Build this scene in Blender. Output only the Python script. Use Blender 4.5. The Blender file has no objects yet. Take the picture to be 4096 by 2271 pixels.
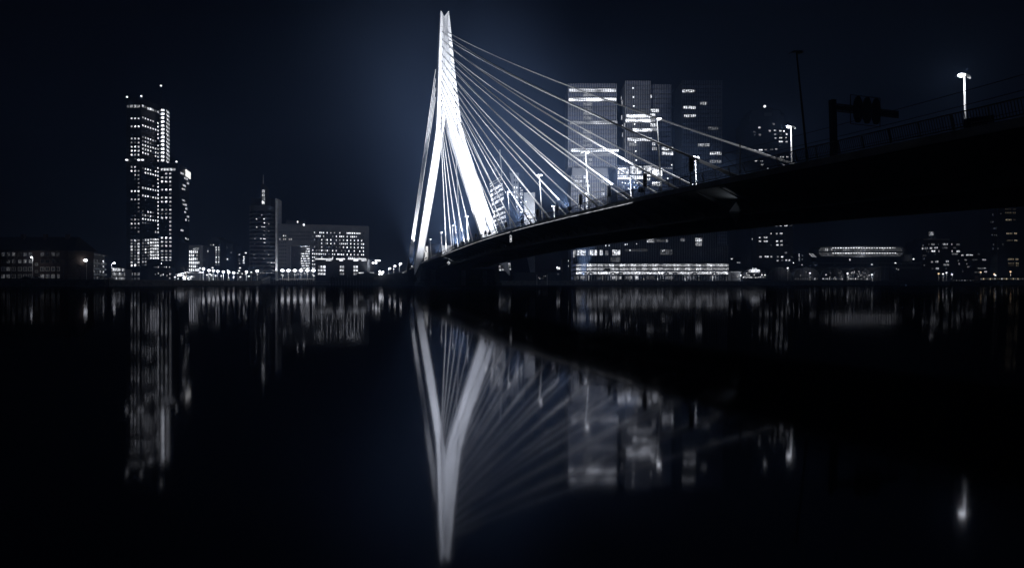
import bpy, math, random
from mathutils import Vector, Matrix
random.seed(7)
SC = bpy.context.scene
COL = SC.collection

# ------------------------------------------------------------------ camera, world, exposure
F, CX, HZ, CAMH = 2300.0, 2048.0, 1132.0, 1.5      # focal length in photo pixels, centre column, horizon row, eye height
cam_d = bpy.data.cameras.new('camera'); cam = bpy.data.objects.new('camera', cam_d); COL.objects.link(cam)
cam.location = (0, 0, CAMH); cam.rotation_euler = (math.radians(90), 0, 0)
cam_d.sensor_width = 36.0; cam_d.lens = 36.0 * F / 4096.0
cam_d.shift_y = -(2271 / 2 - HZ) / 4096.0
cam_d.clip_end = 5000.0; cam_d.clip_start = 0.05
SC.camera = cam
wd = bpy.data.worlds.new('World'); SC.world = wd; wd.use_nodes = True
nt = wd.node_tree; bg = nt.nodes['Background']
sky = nt.nodes.new('ShaderNodeTexSky'); sky.sky_type = 'NISHITA'; sky.sun_disc = False
sky.sun_elevation = math.radians(-4.0); sky.sun_rotation = math.radians(-6.0); sky.air_density = 1.0; sky.ozone_density = 3.0
nt.links.new(sky.outputs['Color'], bg.inputs['Color']); bg.inputs['Strength'].default_value = 0.014
SC.view_settings.view_transform = 'Standard'; SC.view_settings.look = 'None'
SC.view_settings.exposure = 0.0; SC.view_settings.gamma = 1.0; SC.view_settings.use_curve_mapping = False
SC.render.engine = 'CYCLES'
cy = SC.cycles
cy.use_denoising = True; cy.max_bounces = 6; cy.diffuse_bounces = 2; cy.glossy_bounces = 3; cy.volume_bounces = 1
cy.transparent_max_bounces = 6; cy.sample_clamp_indirect = 1.5; cy.caustics_reflective = False; cy.caustics_refractive = False

# ------------------------------------------------------------------ helpers
def at(px, py, Y):
    return Vector(((px - CX) / F * Y, Y, CAMH - (py - HZ) / F * Y))

def tag(o, label=None, cat=None, group=None, kind=None):
    if label: o['label'] = label
    if cat: o['category'] = cat
    if group: o['group'] = group
    if kind: o['kind'] = kind
    return o

def empty(name, loc, label, cat, group=None):
    o = bpy.data.objects.new(name, None); COL.objects.link(o); o.location = loc; o.empty_display_size = 1
    return tag(o, label, cat, group)

class MB:
    def __init__(s): s.v = []; s.f = []; s.m = []
    def quad(s, a, b, c, d, m=0):
        n = len(s.v); s.v += [tuple(a), tuple(b), tuple(c), tuple(d)]; s.f.append((n, n+1, n+2, n+3)); s.m.append(m)
    def tri(s, a, b, c, m=0):
        n = len(s.v); s.v += [tuple(a), tuple(b), tuple(c)]; s.f.append((n, n+1, n+2)); s.m.append(m)
    def hexa(s, p, m=0):                      # p: 4 bottom, 4 top (same winding)
        n = len(s.v); s.v += [tuple(q) for q in p]
        for f in ((3,2,1,0),(4,5,6,7),(0,1,5,4),(1,2,6,5),(2,3,7,6),(3,0,4,7)):
            s.f.append(tuple(n+i for i in f)); s.m.append(m)
    def box(s, x0, x1, y0, y1, z0, z1, m=0):
        s.hexa([(x0,y0,z0),(x1,y0,z0),(x1,y1,z0),(x0,y1,z0),(x0,y0,z1),(x1,y0,z1),(x1,y1,z1),(x0,y1,z1)], m)
    def bar(s, a, b, wx, wz, m=0, side=None):  # rectangular bar from a to b
        a, b = Vector(a), Vector(b); d = (b-a).normalized()
        u = side if side is not None else d.cross(Vector((0,0,1)))
        if u.length < 1e-4: u = Vector((1,0,0))
        u = u.normalized(); w = u.cross(d).normalized()
        u = u*wx/2; w = w*wz/2
        s.hexa([a-u-w, a+u-w, a+u+w, a-u+w, b-u-w, b+u-w, b+u+w, b-u+w], m)
    def tube(s, pts, r, n=6, m=0, cap=True):
        pts = [Vector(p) for p in pts]
        rr = r if isinstance(r, (list, tuple)) else [r]*len(pts)
        base = len(s.v)
        for i, p in enumerate(pts):
            d = (pts[min(i+1, len(pts)-1)] - pts[max(i-1, 0)]).normalized()
            u = d.cross(Vector((0,0,1)))
            if u.length < 1e-3: u = Vector((1,0,0))
            u.normalize(); w = u.cross(d)
            for k in range(n):
                a = 2*math.pi*k/n
                s.v.append(tuple(p + (u*math.cos(a) + w*math.sin(a))*rr[i]))
        for i in range(len(pts)-1):
            for k in range(n):
                a = base+i*n+k; b = base+i*n+(k+1) % n
                s.f.append((a, b, b+n, a+n)); s.m.append(m)
        if cap:
            s.f.append(tuple(base+k for k in range(n))[::-1]); s.m.append(m)
            e = base+(len(pts)-1)*n
            s.f.append(tuple(e+k for k in range(n))); s.m.append(m)
    def prism(s, xy, z0, z1, m=0, mtop=None):
        n = len(s.v); k = len(xy)
        s.v += [(p[0], p[1], z0) for p in xy] + [(p[0], p[1], z1) for p in xy]
        for i in range(k):
            j = (i+1) % k; s.f.append((n+i, n+j, n+k+j, n+k+i)); s.m.append(m)
        s.f.append(tuple(n+k+i for i in range(k))); s.m.append(m if mtop is None else mtop)
        s.f.append(tuple(n+i for i in range(k))[::-1]); s.m.append(m)
    def loft(s, rings, m=0, cap=True, closed=True):
        base = len(s.v); n = len(rings[0])
        for r in rings: s.v += [tuple(p) for p in r]
        for i in range(len(rings)-1):
            for k in range(n if closed else n-1):
                a = base+i*n+k; b = base+i*n+(k+1) % n
                s.f.append((a, b, b+n, a+n)); s.m.append(m)
        if cap:
            s.f.append(tuple(base+k for k in range(n))[::-1]); s.m.append(m)
            e = base+(len(rings)-1)*n
            s.f.append(tuple(e+k for k in range(n))); s.m.append(m)
    def ball(s, c, rx, ry=None, rz=None, m=0, seg=10, ring=6):
        ry = ry or rx; rz = rz or rx; c = Vector(c); rings = []
        for i in range(ring+1):
            t = math.pi*(0.02+0.96*i/ring)
            rings.append([c+Vector((rx*math.sin(t)*math.cos(2*math.pi*k/seg), ry*math.sin(t)*math.sin(2*math.pi*k/seg), -rz*math.cos(t))) for k in range(seg)])
        s.loft(rings, m)
    def mesh(s, name, mats):
        me = bpy.data.meshes.new(name); me.from_pydata(s.v, [], s.f); me.update()
        for m in (mats if isinstance(mats, (list, tuple)) else [mats]): me.materials.append(m)
        if any(s.m): me.polygons.foreach_set('material_index', s.m)
        return me
    def build(s, name, mats, parent=None, smooth=False):
        # vertices are given in world coordinates; children are stored relative to their parent's place
        if parent is not None:
            off = wloc(parent); s.v = [(x-off.x, y-off.y, z-off.z) for x, y, z in s.v]
        me = s.mesh(name, mats)
        import numpy as np
        if smooth: me.polygons.foreach_set('use_smooth', [True]*len(me.polygons))
        bm_fix(me)
        return link(name, me, parent)

def bm_fix(me):
    import bmesh
    b = bmesh.new(); b.from_mesh(me); bmesh.ops.recalc_face_normals(b, faces=b.faces); b.to_mesh(me); b.free()

def wloc(o):
    p = Vector(o.location)
    while o.parent: o = o.parent; p += Vector(o.location)
    return p

def link(name, me, parent=None):
    o = bpy.data.objects.new(name, me); COL.objects.link(o)
    if parent is not None: o.parent = parent
    return o

# ------------------------------------------------------------------ materials
def mat(name, col, rough=0.6, metal=0.0, var=0.25, scale=0.6, bump=0.0, spec=0.3):
    m = bpy.data.materials.new(name); m.use_nodes = True; t = m.node_tree; b = t.nodes['Principled BSDF']
    b.inputs['Roughness'].default_value = rough; b.inputs['Metallic'].default_value = metal
    b.inputs['Specular IOR Level'].default_value = spec
    g = t.nodes.new('ShaderNodeNewGeometry'); n = t.nodes.new('ShaderNodeTexNoise'); n.inputs['Scale'].default_value = scale
    n.inputs['Detail'].default_value = 5
    t.links.new(g.outputs['Position'], n.inputs['Vector'])
    r = t.nodes.new('ShaderNodeMapRange'); r.inputs['From Min'].default_value = 0.3; r.inputs['From Max'].default_value = 0.7
    r.inputs['To Min'].default_value = 1-var; r.inputs['To Max'].default_value = 1+var
    t.links.new(n.outputs['Fac'], r.inputs['Value'])
    mx = t.nodes.new('ShaderNodeMix'); mx.data_type = 'RGBA'; mx.blend_type = 'MULTIPLY'; mx.inputs[0].default_value = 1
    mx.inputs[6].default_value = (*col, 1); t.links.new(r.outputs['Result'], mx.inputs[7])
    t.links.new(mx.outputs[2], b.inputs['Base Color'])
    if bump:
        bp = t.nodes.new('ShaderNodeBump'); bp.inputs['Strength'].default_value = bump; t.links.new(n.outputs['Fac'], bp.inputs['Height'])
        t.links.new(bp.outputs['Normal'], b.inputs['Normal'])
    return m

def glow(name, col, strength, vary=0.0, scale=3.0):
    m = bpy.data.materials.new(name); m.use_nodes = True; t = m.node_tree
    t.nodes.remove(t.nodes['Principled BSDF']); out = t.nodes['Material Output']
    e = t.nodes.new('ShaderNodeEmission'); e.inputs['Color'].default_value = (*col, 1); e.inputs['Strength'].default_value = strength
    if vary > 0:                      # rooms differ from each other and are lit unevenly inside
        oi = t.nodes.new('ShaderNodeObjectInfo'); tc = t.nodes.new('ShaderNodeTexCoord')
        ad = t.nodes.new('ShaderNodeVectorMath'); ad.operation = 'ADD'
        sc = t.nodes.new('ShaderNodeVectorMath'); sc.operation = 'SCALE'; sc.inputs[0].default_value = (31, 17, 53)
        t.links.new(oi.outputs['Random'], sc.inputs['Scale']); t.links.new(tc.outputs['Generated'], ad.inputs[0]); t.links.new(sc.outputs[0], ad.inputs[1])
        n = t.nodes.new('ShaderNodeTexNoise'); n.inputs['Scale'].default_value = scale; n.inputs['Detail'].default_value = 2
        t.links.new(ad.outputs[0], n.inputs['Vector'])
        r = t.nodes.new('ShaderNodeMapRange'); r.inputs['From Min'].default_value = 0.38; r.inputs['From Max'].default_value = 0.62
        r.inputs['To Min'].default_value = strength*(1-vary); r.inputs['To Max'].default_value = strength*(1+vary)
        t.links.new(n.outputs['Fac'], r.inputs['Value'])
        r2 = t.nodes.new('ShaderNodeMapRange'); r2.inputs['To Min'].default_value = 0.55; r2.inputs['To Max'].default_value = 1.35
        t.links.new(oi.outputs['Random'], r2.inputs['Value'])
        mu = t.nodes.new('ShaderNodeMath'); mu.operation = 'MULTIPLY'
        t.links.new(r.outputs['Result'], mu.inputs[0]); t.links.new(r2.outputs['Result'], mu.inputs[1]); t.links.new(mu.outputs[0], e.inputs['Strength'])
    t.links.new(e.outputs[0], out.inputs['Surface'])
    m.cycles.emission_sampling = 'NONE'
    return m

M = dict(
    pylon=mat('white_painted_steel', (0.78, 0.79, 0.82), 0.45, 0, 0.04, 0.15),
    cable=mat('pale_cable_sheath', (0.86, 0.86, 0.87), 0.45, 0, 0.05, 1),
    deck=mat('dark_blue_steel', (0.05, 0.055, 0.06), 0.55, 0, 0.35, 0.25),
    fascia=mat('pale_fascia_steel', (0.5, 0.52, 0.55), 0.5, 0, 0.25, 0.6),
    road=mat('asphalt', (0.05, 0.05, 0.05), 0.85, 0, 0.2, 2, 0.2),
    rail=mat('railing_steel', (0.1, 0.1, 0.11), 0.5, 0.3, 0.2, 2),
    post=mat('lamp_pole_paint', (0.75, 0.76, 0.78), 0.4, 0, 0.05, 2),
    concrete=mat('concrete', (0.16, 0.16, 0.165), 0.8, 0, 0.3, 0.4, 0.15),
    darkconc=mat('weathered_dark_concrete', (0.045, 0.05, 0.05), 0.85, 0, 0.45, 0.3, 0.2),
    black=mat('matt_black_metal', (0.02, 0.02, 0.022), 0.6, 0, 0.2, 2),
    facade=mat('dark_facade_panels', (0.05, 0.052, 0.058), 0.6, 0, 0.25, 0.3),
    facade2=mat('charcoal_cladding', (0.03, 0.03, 0.034), 0.5, 0, 0.3, 0.5),
    grey=mat('grey_stone_cladding', (0.13, 0.135, 0.15), 0.7, 0, 0.15, 0.25),
    plaster=mat('pale_plaster', (0.55, 0.55, 0.57), 0.75, 0, 0.1, 0.3),
    brick=mat('brown_brick', (0.05, 0.036, 0.03), 0.85, 0, 0.3, 1.5, 0.2),
    rooft=mat('roof_tiles', (0.03, 0.028, 0.03), 0.8, 0, 0.35, 2.0, 0.3),
    frame=mat('window_frame', (0.12, 0.12, 0.13), 0.5, 0, 0.1, 2),
    wframe=mat('white_window_frame', (0.7, 0.7, 0.7), 0.5, 0, 0.08, 2),
    glass=mat('dark_window_glass', (0.012, 0.013, 0.016), 0.12, 0, 0.3, 1, 0, 0.5),
    quay=mat('quay_wall_concrete', (0.12, 0.12, 0.12), 0.85, 0, 0.45, 0.5, 0.3),
    land=mat('dark_paving', (0.05, 0.05, 0.05), 0.9, 0, 0.3, 0.3),
    bark=mat('bark', (0.05, 0.042, 0.035), 0.9, 0, 0.3, 4),
    fin=mat('aluminium_fin', (0.10, 0.11, 0.13), 0.45, 0.2, 0.1, 1),
    timber=mat('wet_timber', (0.035, 0.03, 0.027), 0.7, 0, 0.4, 2, 0.3),
    blue=mat('blue_sign_paint', (0.01, 0.03, 0.12), 0.5, 0, 0.1, 2),
    signwhite=mat('white_sign_paint', (0.7, 0.7, 0.7), 0.5, 0, 0.05, 2),
)
COOL = (0.90, 0.93, 1.0); WARM = (1.0, 0.84, 0.6); BLUE = (0.45, 0.62, 1.0)
_g = {}
def lit(state, gain=1.0, tint='c'):
    if state == '.': return M['glass']
    k = (state, round(gain, 2), tint)
    if k not in _g:
        s = {'#': 2.2, '+': 1.0, '-': 0.28, '~': 0.08, 'X': 5.0}[state]*gain
        _g[k] = glow('lit_room_' + {'#': 'bright', '+': 'medium', '-': 'dim', '~': 'faint', 'X': 'glaring'}[state] + '_%s_%d' % (tint, round(gain*100)),
                     {'c': COOL, 'w': WARM, 'b': BLUE}[tint], s, 0.85 if state != 'X' else 0.3, 3.2)
    return _g[k]
LAMP = glow('lamp_glass', (0.93, 0.95, 1.0), 8.0)
LAMPDIM = glow('dim_lamp_glass', (0.9, 0.93, 1.0), 2.2)
LAMPWARM = glow('warm_lamp_glass', (1.0, 0.7, 0.4), 1.6)

# unit windows (1 x 1, front towards -y): frame, centre mullion and pane set back in the frame
_wm = {}
def window_mesh(m, frame='frame', mull=True):
    k = (m.name, frame, mull)
    if k not in _wm:
        b = MB(); t = 0.09
        b.box(-.5, .5, -.16, 0, -.5, -.5+t); b.box(-.5, .5, -.16, 0, .5-t, .5)
        b.box(-.5, -.5+t, -.16, 0, -.5+t, .5-t); b.box(.5-t, .5, -.16, 0, -.5+t, .5-t)
        if mull: b.box(-.03, .03, -.12, 0, -.5+t, .5-t)
        b.quad((-.5+t, -.04, -.5+t), (.5-t, -.04, -.5+t), (.5-t, -.04, .5-t), (-.5+t, -.04, .5-t), 1)
        _wm[k] = b.mesh('window', [M[frame], m])
    return _wm[k]

class Face:
    """a wall plane of a building given by the plan points A and B of its two edges"""
    def __init__(s, root, A, B):
        s.root = root; s.A = Vector((A[0], A[1], 0)); s.B = Vector((B[0], B[1], 0))
        s.e = (s.B - s.A).normalized(); s.n = Vector((s.e.y, -s.e.x, 0))     # outward, towards the camera
        if s.n.dot(-s.A) < 0: s.n = -s.n
        s.len = (s.B-s.A).length
    def uz(s, px, py):
        dx = (px-CX)/F
        u = (s.A.x - dx*s.A.y)/(dx*s.e.y - s.e.x); t = s.A.y + u*s.e.y
        return u, CAMH - (py-HZ)/F*t
    def P(s, u, z, out=0.0):
        p = s.A + s.e*u + s.n*out; return Vector((p.x, p.y, z))
    def put(s, me, u, z, w, h, name='window', out=0.0, deep=1.0, parent=None):
        o = link(name, me, parent or s.root)
        ang = math.atan2(s.e.y, s.e.x)
        if Vector((math.sin(ang), -math.cos(ang), 0)).dot(s.n) < 0: ang += math.pi
        o.location = s.P(u, z, out+0.003) - wloc(parent or s.root); o.rotation_euler = (0, 0, ang); o.scale = (w, deep, h)
        return o
    def win(s, x0, x1, yc, hpx, state, gain=1.0, tint='c', frame='frame', mull=True):
        u0, z = s.uz(x0, yc); u1, _ = s.uz(x1, yc); _, za = s.uz((x0+x1)/2, yc-hpx/2); _, zb = s.uz((x0+x1)/2, yc+hpx/2)
        return s.put(window_mesh(lit(state, gain, tint), frame, mull), (u0+u1)/2, (za+zb)/2, abs(u1-u0), za-zb)
    def grid(s, x0, y0, x1, y1, rows, wf=0.62, hf=0.62, gain=1.0, tint='c', frame='frame', nrow=None, mull=True):
        """window centres from photo point (x0,y0) to (x1,y1), spaced evenly on the wall"""
        u0, z0 = s.uz(x0, y0); u1, z1 = s.uz(x1, y1)
        nc = max(len(r) for r in rows); nr = nrow or len(rows)
        du = (u1-u0)/max(1, nc-1); dz = (z1-z0)/max(1, nr-1)
        for j, r in enumerate(rows):
            for i, c in enumerate(r):
                if c == ' ': continue
                s.put(window_mesh(lit(c, gain, tint), frame, mull), u0+du*i, z0+dz*j, abs(du)*wf, abs(dz)*hf)
    def slab(s, x0, y0, x1, y1, m, name, out0=0.0, out1=0.3, parent=None):
        u0, za = s.uz(x0, y0); u1, _ = s.uz(x1, y0); _, zb = s.uz(x0, y1)
        b = MB(); P = s.P
        b.hexa([P(u0, zb, out1), P(u1, zb, out1), P(u1, zb, out0), P(u0, zb, out0), P(u0, za, out1), P(u1, za, out1), P(u1, za, out0), P(u0, za, out0)])
        return b.build(name, m, parent or s.root)

def xy(px, Y): return ((px-CX)/F*Y, Y)
def ztop(py, Y): return CAMH - (py-HZ)/F*Y
GROUND = 3.0

def block(root, name, pts, z0, z1, m):
    b = MB(); b.prism(pts, z0, z1); return b.build(name, m, root)

def simple(name, label, px0, px1, pytop, Y, depth, m, Y1=None, group=None, cat='building', wall='wall'):
    """one box-shaped building seen square on: returns root and its front Face"""
    Y1 = Y if Y1 is None else Y1
    A, B = xy(px0, Y), xy(px1, Y1)
    e = (Vector(B)-Vector(A)).normalized(); n = Vector((-e.y, e.x))
    if n.y < 0: n = -n
    r = empty(name, ((A[0]+B[0])/2, (A[1]+B[1])/2, GROUND), label, cat, group)
    z = ztop(pytop, Y)
    block(r, wall, [A, B, tuple(Vector(B)+n*depth), tuple(Vector(A)+n*depth)], GROUND, z, m)
    b = MB(); c = [Vector(A)-n*0.15-e*0.15, Vector(B)-n*0.15+e*0.15, Vector(B)+n*(depth+.15)+e*0.15, Vector(A)+n*(depth+.15)-e*0.15]
    b.prism([tuple(q) for q in c], z, z+0.5); b.build('parapet', m, r)
    return r, Face(r, A, B)

def rand_rows(nr, nc, p, seed, alph='##++-', dark='.'):
    g = random.Random(seed)
    return [''.join(g.choice(alph) if g.random() < p else dark for _ in range(nc)) for _ in range(nr)]

def lightobj(kind, name, loc, energy, parent=None, target=None, angle=60, blend=0.6, size=0.3, col=(0.92, 0.95, 1.0)):
    ld = bpy.data.lights.new(name, kind); ld.energy = energy; ld.color = col
    ld.shadow_soft_size = size
    if kind == 'SPOT': ld.spot_size = math.radians(angle); ld.spot_blend = blend
    o = bpy.data.objects.new(name, ld); COL.objects.link(o); o.visible_glossy = False   # its lens mesh is what mirrors in the water
    loc = Vector(loc)
    if target is not None:
        o.rotation_euler = (Vector(target)-loc).to_track_quat('-Z', 'Y').to_euler()
    if parent is not None: o.parent = parent; loc = loc - wloc(parent)
    o.location = loc
    return o

# ------------------------------------------------------------------ the bridge's geometry: a straight deck seen from beside its near end
D = Vector((-0.2969, 0.9549, 0.0)).normalized()      # along the deck, away from the viewer
S = Vector((D.y, -D.x, 0.0))                         # across the deck, away from the near edge
PROF = [(20, 12.3), (40, 13.1), (50, 13.5), (62, 14.05), (87, 15.0), (110, 15.5), (133, 15.9), (160, 16.1), (190, 15.9), (222, 15.2), (258, 14.05), (290, 13.3), (318, 12.7), (345, 11.4), (382, 9.6), (430, 7.6), (470, 6.2)]
def deck_z(Y):
    for (a, za), (b, zb) in zip(PROF, PROF[1:]):
        if Y <= b:
            t = (Y-a)/(b-a); return za + (zb-za)*t
    return PROF[-1][1]
def deck(Y, w, dz=0.0):
    """a point of the deck: Y of the near edge at this station, w metres across, dz above the road"""
    z = (deck_z(Y-6)+2*deck_z(Y)+deck_z(Y+6))/4
    p = Vector((48.04 - 0.311*Y, Y, 0)) + S*w
    return Vector((p.x, p.y, z+dz))
def station(px, w):
    """near-edge Y of the deck line w metres across where it crosses photo column px"""
    lo, hi = 10.0, 480.0
    for _ in range(50):
        m = (lo+hi)/2; p = deck(m, w)
        if CX+F*p.x/p.y > px: lo = m
        else: hi = m
    return (lo+hi)/2
PB = Vector((-27.3, 300.0, 0.0))                     # middle between the pylon's feet
def lean(z): return 0.17*min(z, 82.0) + 0.09*max(0.0, z-82.0)
def pyl(px, py, toff=0.0):
    """point of the leaning pylon plane seen at a photo pixel"""
    t = 0.0; dx = (px-CX)/F; dz = -(py-HZ)/F
    for _ in range(12):
        o = PB + D*t
        s = (dx*o.y - o.x)/(S.x - dx*S.y); Y = o.y + s*S.y; z = CAMH + dz*Y
        t = lean(z)
    return Vector((dx*Y, Y, z)) + D*toff
# ------------------------------------------------------------------ water and land
def water_mat():
    m = bpy.data.materials.new('still_river_water'); m.use_nodes = True; t = m.node_tree
    t.nodes.remove(t.nodes['Principled BSDF']); out = t.nodes['Material Output']
    gl = t.nodes.new('ShaderNodeBsdfGlossy'); gl.inputs['Color'].default_value = (WREF[0], WREF[1], WREF[2], 1); gl.inputs['Roughness'].default_value = WROUGH
    df = t.nodes.new('ShaderNodeBsdfDiffuse'); df.inputs['Color'].default_value = (0.004, 0.008, 0.016, 1)
    g = t.nodes.new('ShaderNodeNewGeometry'); mp = t.nodes.new('ShaderNodeMapping'); mp.inputs['Scale'].default_value = (0.35, 0.12, 1)
    n = t.nodes.new('ShaderNodeTexNoise'); n.inputs['Scale'].default_value = 1.0; n.inputs['Detail'].default_value = 3
    t.links.new(g.outputs['Position'], mp.inputs['Vector']); t.links.new(mp.outputs[0], n.inputs['Vector'])
    bp = t.nodes.new('ShaderNodeBump'); bp.inputs['Strength'].default_value = 0.03; bp.inputs['Distance'].default_value = 0.05
    t.links.new(n.outputs['Fac'], bp.inputs['Height']); t.links.new(bp.outputs['Normal'], gl.inputs['Normal'])
    ad = t.nodes.new('ShaderNodeAddShader'); t.links.new(gl.outputs[0], ad.inputs[0]); t.links.new(df.outputs[0], ad.inputs[1])
    t.links.new(ad.outputs[0], out.inputs['Surface'])
    return m
WREF = (0.16, 0.162, 0.175); WROUGH = 0.055
b = MB(); b.quad((-520, -40, 0), (520, -40, 0), (520, 640, 0), (-520, 640, 0))
tag(b.build('river_water', water_mat()), kind='structure')
b = MB(); b.prism([(-172, 399), (518, 399), (518, 638), (-172, 638)], -0.5, GROUND)
tag(b.build('far_bank_ground', M['land']), kind='structure')
b = MB(); b.prism([(-518, 252), (-178, 252), (-178, 638), (-518, 638)], -0.5, GROUND)
tag(b.build('island_ground', M['land']), kind='structure')

def quay_wall(A, B, label, h=GROUND):
    """coping and bays of a quay wall from A to B"""
    A, B = Vector((*A, 0)), Vector((*B, 0)); e = (B-A).normalized(); n = Vector((e.y, -e.x, 0))
    if n.dot(-A) < 0: n = -n
    r = empty('quay_wall', A, label, 'quay wall'); L = (B-A).length
    k = max(1, round(L/12)); st = L/k
    proto = None
    for i in range(k):
        o = A+e*(i*st+0.06); q = A+e*((i+1)*st-0.06)
        if proto is None:
            c = MB(); c.hexa([o+Vector((0,0,-.4)), q+Vector((0,0,-.4)), q+n*.5+Vector((0,0,-.4)), o+n*.5+Vector((0,0,-.4)), o+Vector((0,0,h-.45)), q+Vector((0,0,h-.45)), q+n*.5+Vector((0,0,h-.45)), o+n*.5+Vector((0,0,h-.45))])
            proto = c.build('wall_bay', M['quay'], r)
        else:
            d = link('wall_bay', proto.data, r); d.location = e*(i*st)
    c = MB(); c.bar(A+n*.35+Vector((0,0,h-.2)), B+n*.35+Vector((0,0,h-.2)), 0.9, 0.5); c.build('coping', M['concrete'], r)
    return r
quay_wall((-172, 398.9), (518, 398.9), 'long concrete quay wall of the far bank behind the white bridge')
quay_wall((-518, 251.9), (-178, 251.9), 'dark quay wall in front of the unlit brick apartment block')
quay_wall((-177.9, 253), (-171, 398), 'quay wall turning inland beside the tall lit tower')

# ------------------------------------------------------------------ the bridge
BR = empty('cable_stayed_bridge', PB, 'white floodlit cable stayed bridge with a bent forked pylon over the river', 'bridge')
Ys = [20, 30, 40, 50, 62, 75, 90, 110, 130, 150, 170, 190, 210, 230, 250, 270, 290, 305, 318, 332, 345, 365, 385, 405, 430, 455]
sec = [(0, -0.06), (0, -0.55), (0.4, -0.8), (6.0, -2.2), (6.2, -3.8), (8.2, -3.8), (8.3, -1.7), (24.7, -1.7), (24.8, -3.8), (26.8, -3.8), (27.0, -2.2), (32.6, -0.8), (33, -0.55), (33, -0.06)]
b = MB(); b.loft([[deck(Y, w, dz) for w, dz in sec] for Y in Ys]); b.build('deck_girder', M['deck'], BR)
b = MB(); b.loft([[deck(Y, w, dz) for w, dz in ((0.15, -0.055), (0.15, 0.0), (32.85, 0.0), (32.85, -0.055))] for Y in Ys]); b.build('roadway', M['road'], BR)
for w, nm in ((-0.05, 'fascia_plate'), (33.05, 'fascia_plate')):
    sg = -1 if w < 1 else 1
    b = MB(); b.loft([[deck(Y, w, -0.02), deck(Y, w+sg*.08, -0.06), deck(Y, w+sg*.02, -0.62), deck(Y, w-sg*.02, -0.72), deck(Y, w-sg*.03, -0.1)] for Y in Ys]); b.build(nm, M['fascia'], BR)
# brackets under both cantilevers, a cross beam at every fourth
def along(Y0, dist):
    return Y0 + dist*D.y
brk = None
for i in range(76):
    Y = 28 + i*4.9
    if Y > 400: break
    b = MB(); a = [(0.6, -0.9), (5.95, -2.25), (6.0, -3.55), (5.2, -2.9)]
    p = [deck(Y, w, z) for w, z in a]; q = [x+D*0.25 for x in p]
    b.hexa(p+q); b.build('bracket', M['deck'], BR)
    if i % 4 == 0:
        c = MB(); c.hexa([deck(Y, 8.35, -3.2), deck(Y, 24.65, -3.2), deck(Y, 24.65, -3.2)+D*.5, deck(Y, 8.35, -3.2)+D*.5, deck(Y, 8.35, -1.72), deck(Y, 24.65, -1.72), deck(Y, 24.65, -1.72)+D*.5, deck(Y, 8.35, -1.72)+D*.5]); c.build('cross_beam', M['deck'], BR)
# added glowing strip standing in for light off the near fascia's lower edge
strip = glow('fascia_sheen_glow', COOL, 0.55, 0.8, 60.0)
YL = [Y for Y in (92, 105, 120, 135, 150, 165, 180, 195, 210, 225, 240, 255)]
b = MB(); b.loft([[deck(Y, -0.14, -0.70), deck(Y, -0.20, -0.70), deck(Y, -0.20, -0.80), deck(Y, -0.14, -0.80)] for Y in YL]); b.build('fascia_glow_strip', strip, BR)
# railing: leaning posts, top and bottom rails, slats
RL = b = MB()
for dz, o in ((1.2, -0.32), (0.1, -0.02)):
    b.loft([[deck(Y, o-.05, dz), deck(Y, o+.05, dz), deck(Y, o+.05, dz+.07), deck(Y, o-.05, dz+.07)] for Y in Ys])
rail = b.build('railing', M['rail'], BR)
postm = mat('pale_railing_post', (0.30, 0.31, 0.33), 0.5)
for i in range(118):
    Y = 32 + i*2.5
    b = MB(); b.bar(deck(Y, 0.02, 0.0), deck(Y, -0.33, 1.2), 0.07, 0.10, side=D); b.build('railing_post', postm, rail)
b = MB()
Y = 30.0
while Y < 300:
    for k in range(1):
        b.bar(deck(Y, 0.0, 0.12), deck(Y, -0.31, 1.2), 0.035, 0.035, side=D)
    Y += 0.2 if Y < 110 else 0.4
tag(b.build('railing_slats', M['rail'], rail), kind='stuff')

# lit cross girders seen from below, with their inspection cages
def cage(Y, w, s=1.0, m='pylon'):
    c = deck(Y, w, -3.6); b = MB(); h = 1.3*s
    top = c+Vector((0,0,1.5*s)); bot = c-Vector((0,0,1.7*s)); ring = [c-S*h, c-D*h*.7, c+S*h, c+D*h*.7]
    for i in range(4):
        b.tri(ring[i], ring[(i+1) % 4], top); b.tri(ring[(i+1) % 4], ring[i], bot)
    return b.build('inspection_cage', M[m], BR)
def lit_girder(Y, w0, w1):
    b = MB(); p = [deck(Y, w0, -0.95), deck(Y, w1, -3.0), deck(Y, w1, -3.0)+D*.9, deck(Y, w0, -0.95)+D*.9]; q = [deck(Y, w0, -0.75), deck(Y, w1, -1.9), deck(Y, w1, -1.9)+D*.9, deck(Y, w0, -0.75)+D*.9]
    b.hexa(p+q); return b.build('lit_cross_girder', M['fascia'], BR)
lit_girder(station(2905, 1.0), 0.8, 5.9); cage(station(2945, 5.2), 5.2, 0.9)
lit_girder(station(1775, 1.0), 0.8, 5.9); cage(station(1795, 3.4), 3.4, 0.7)

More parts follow.
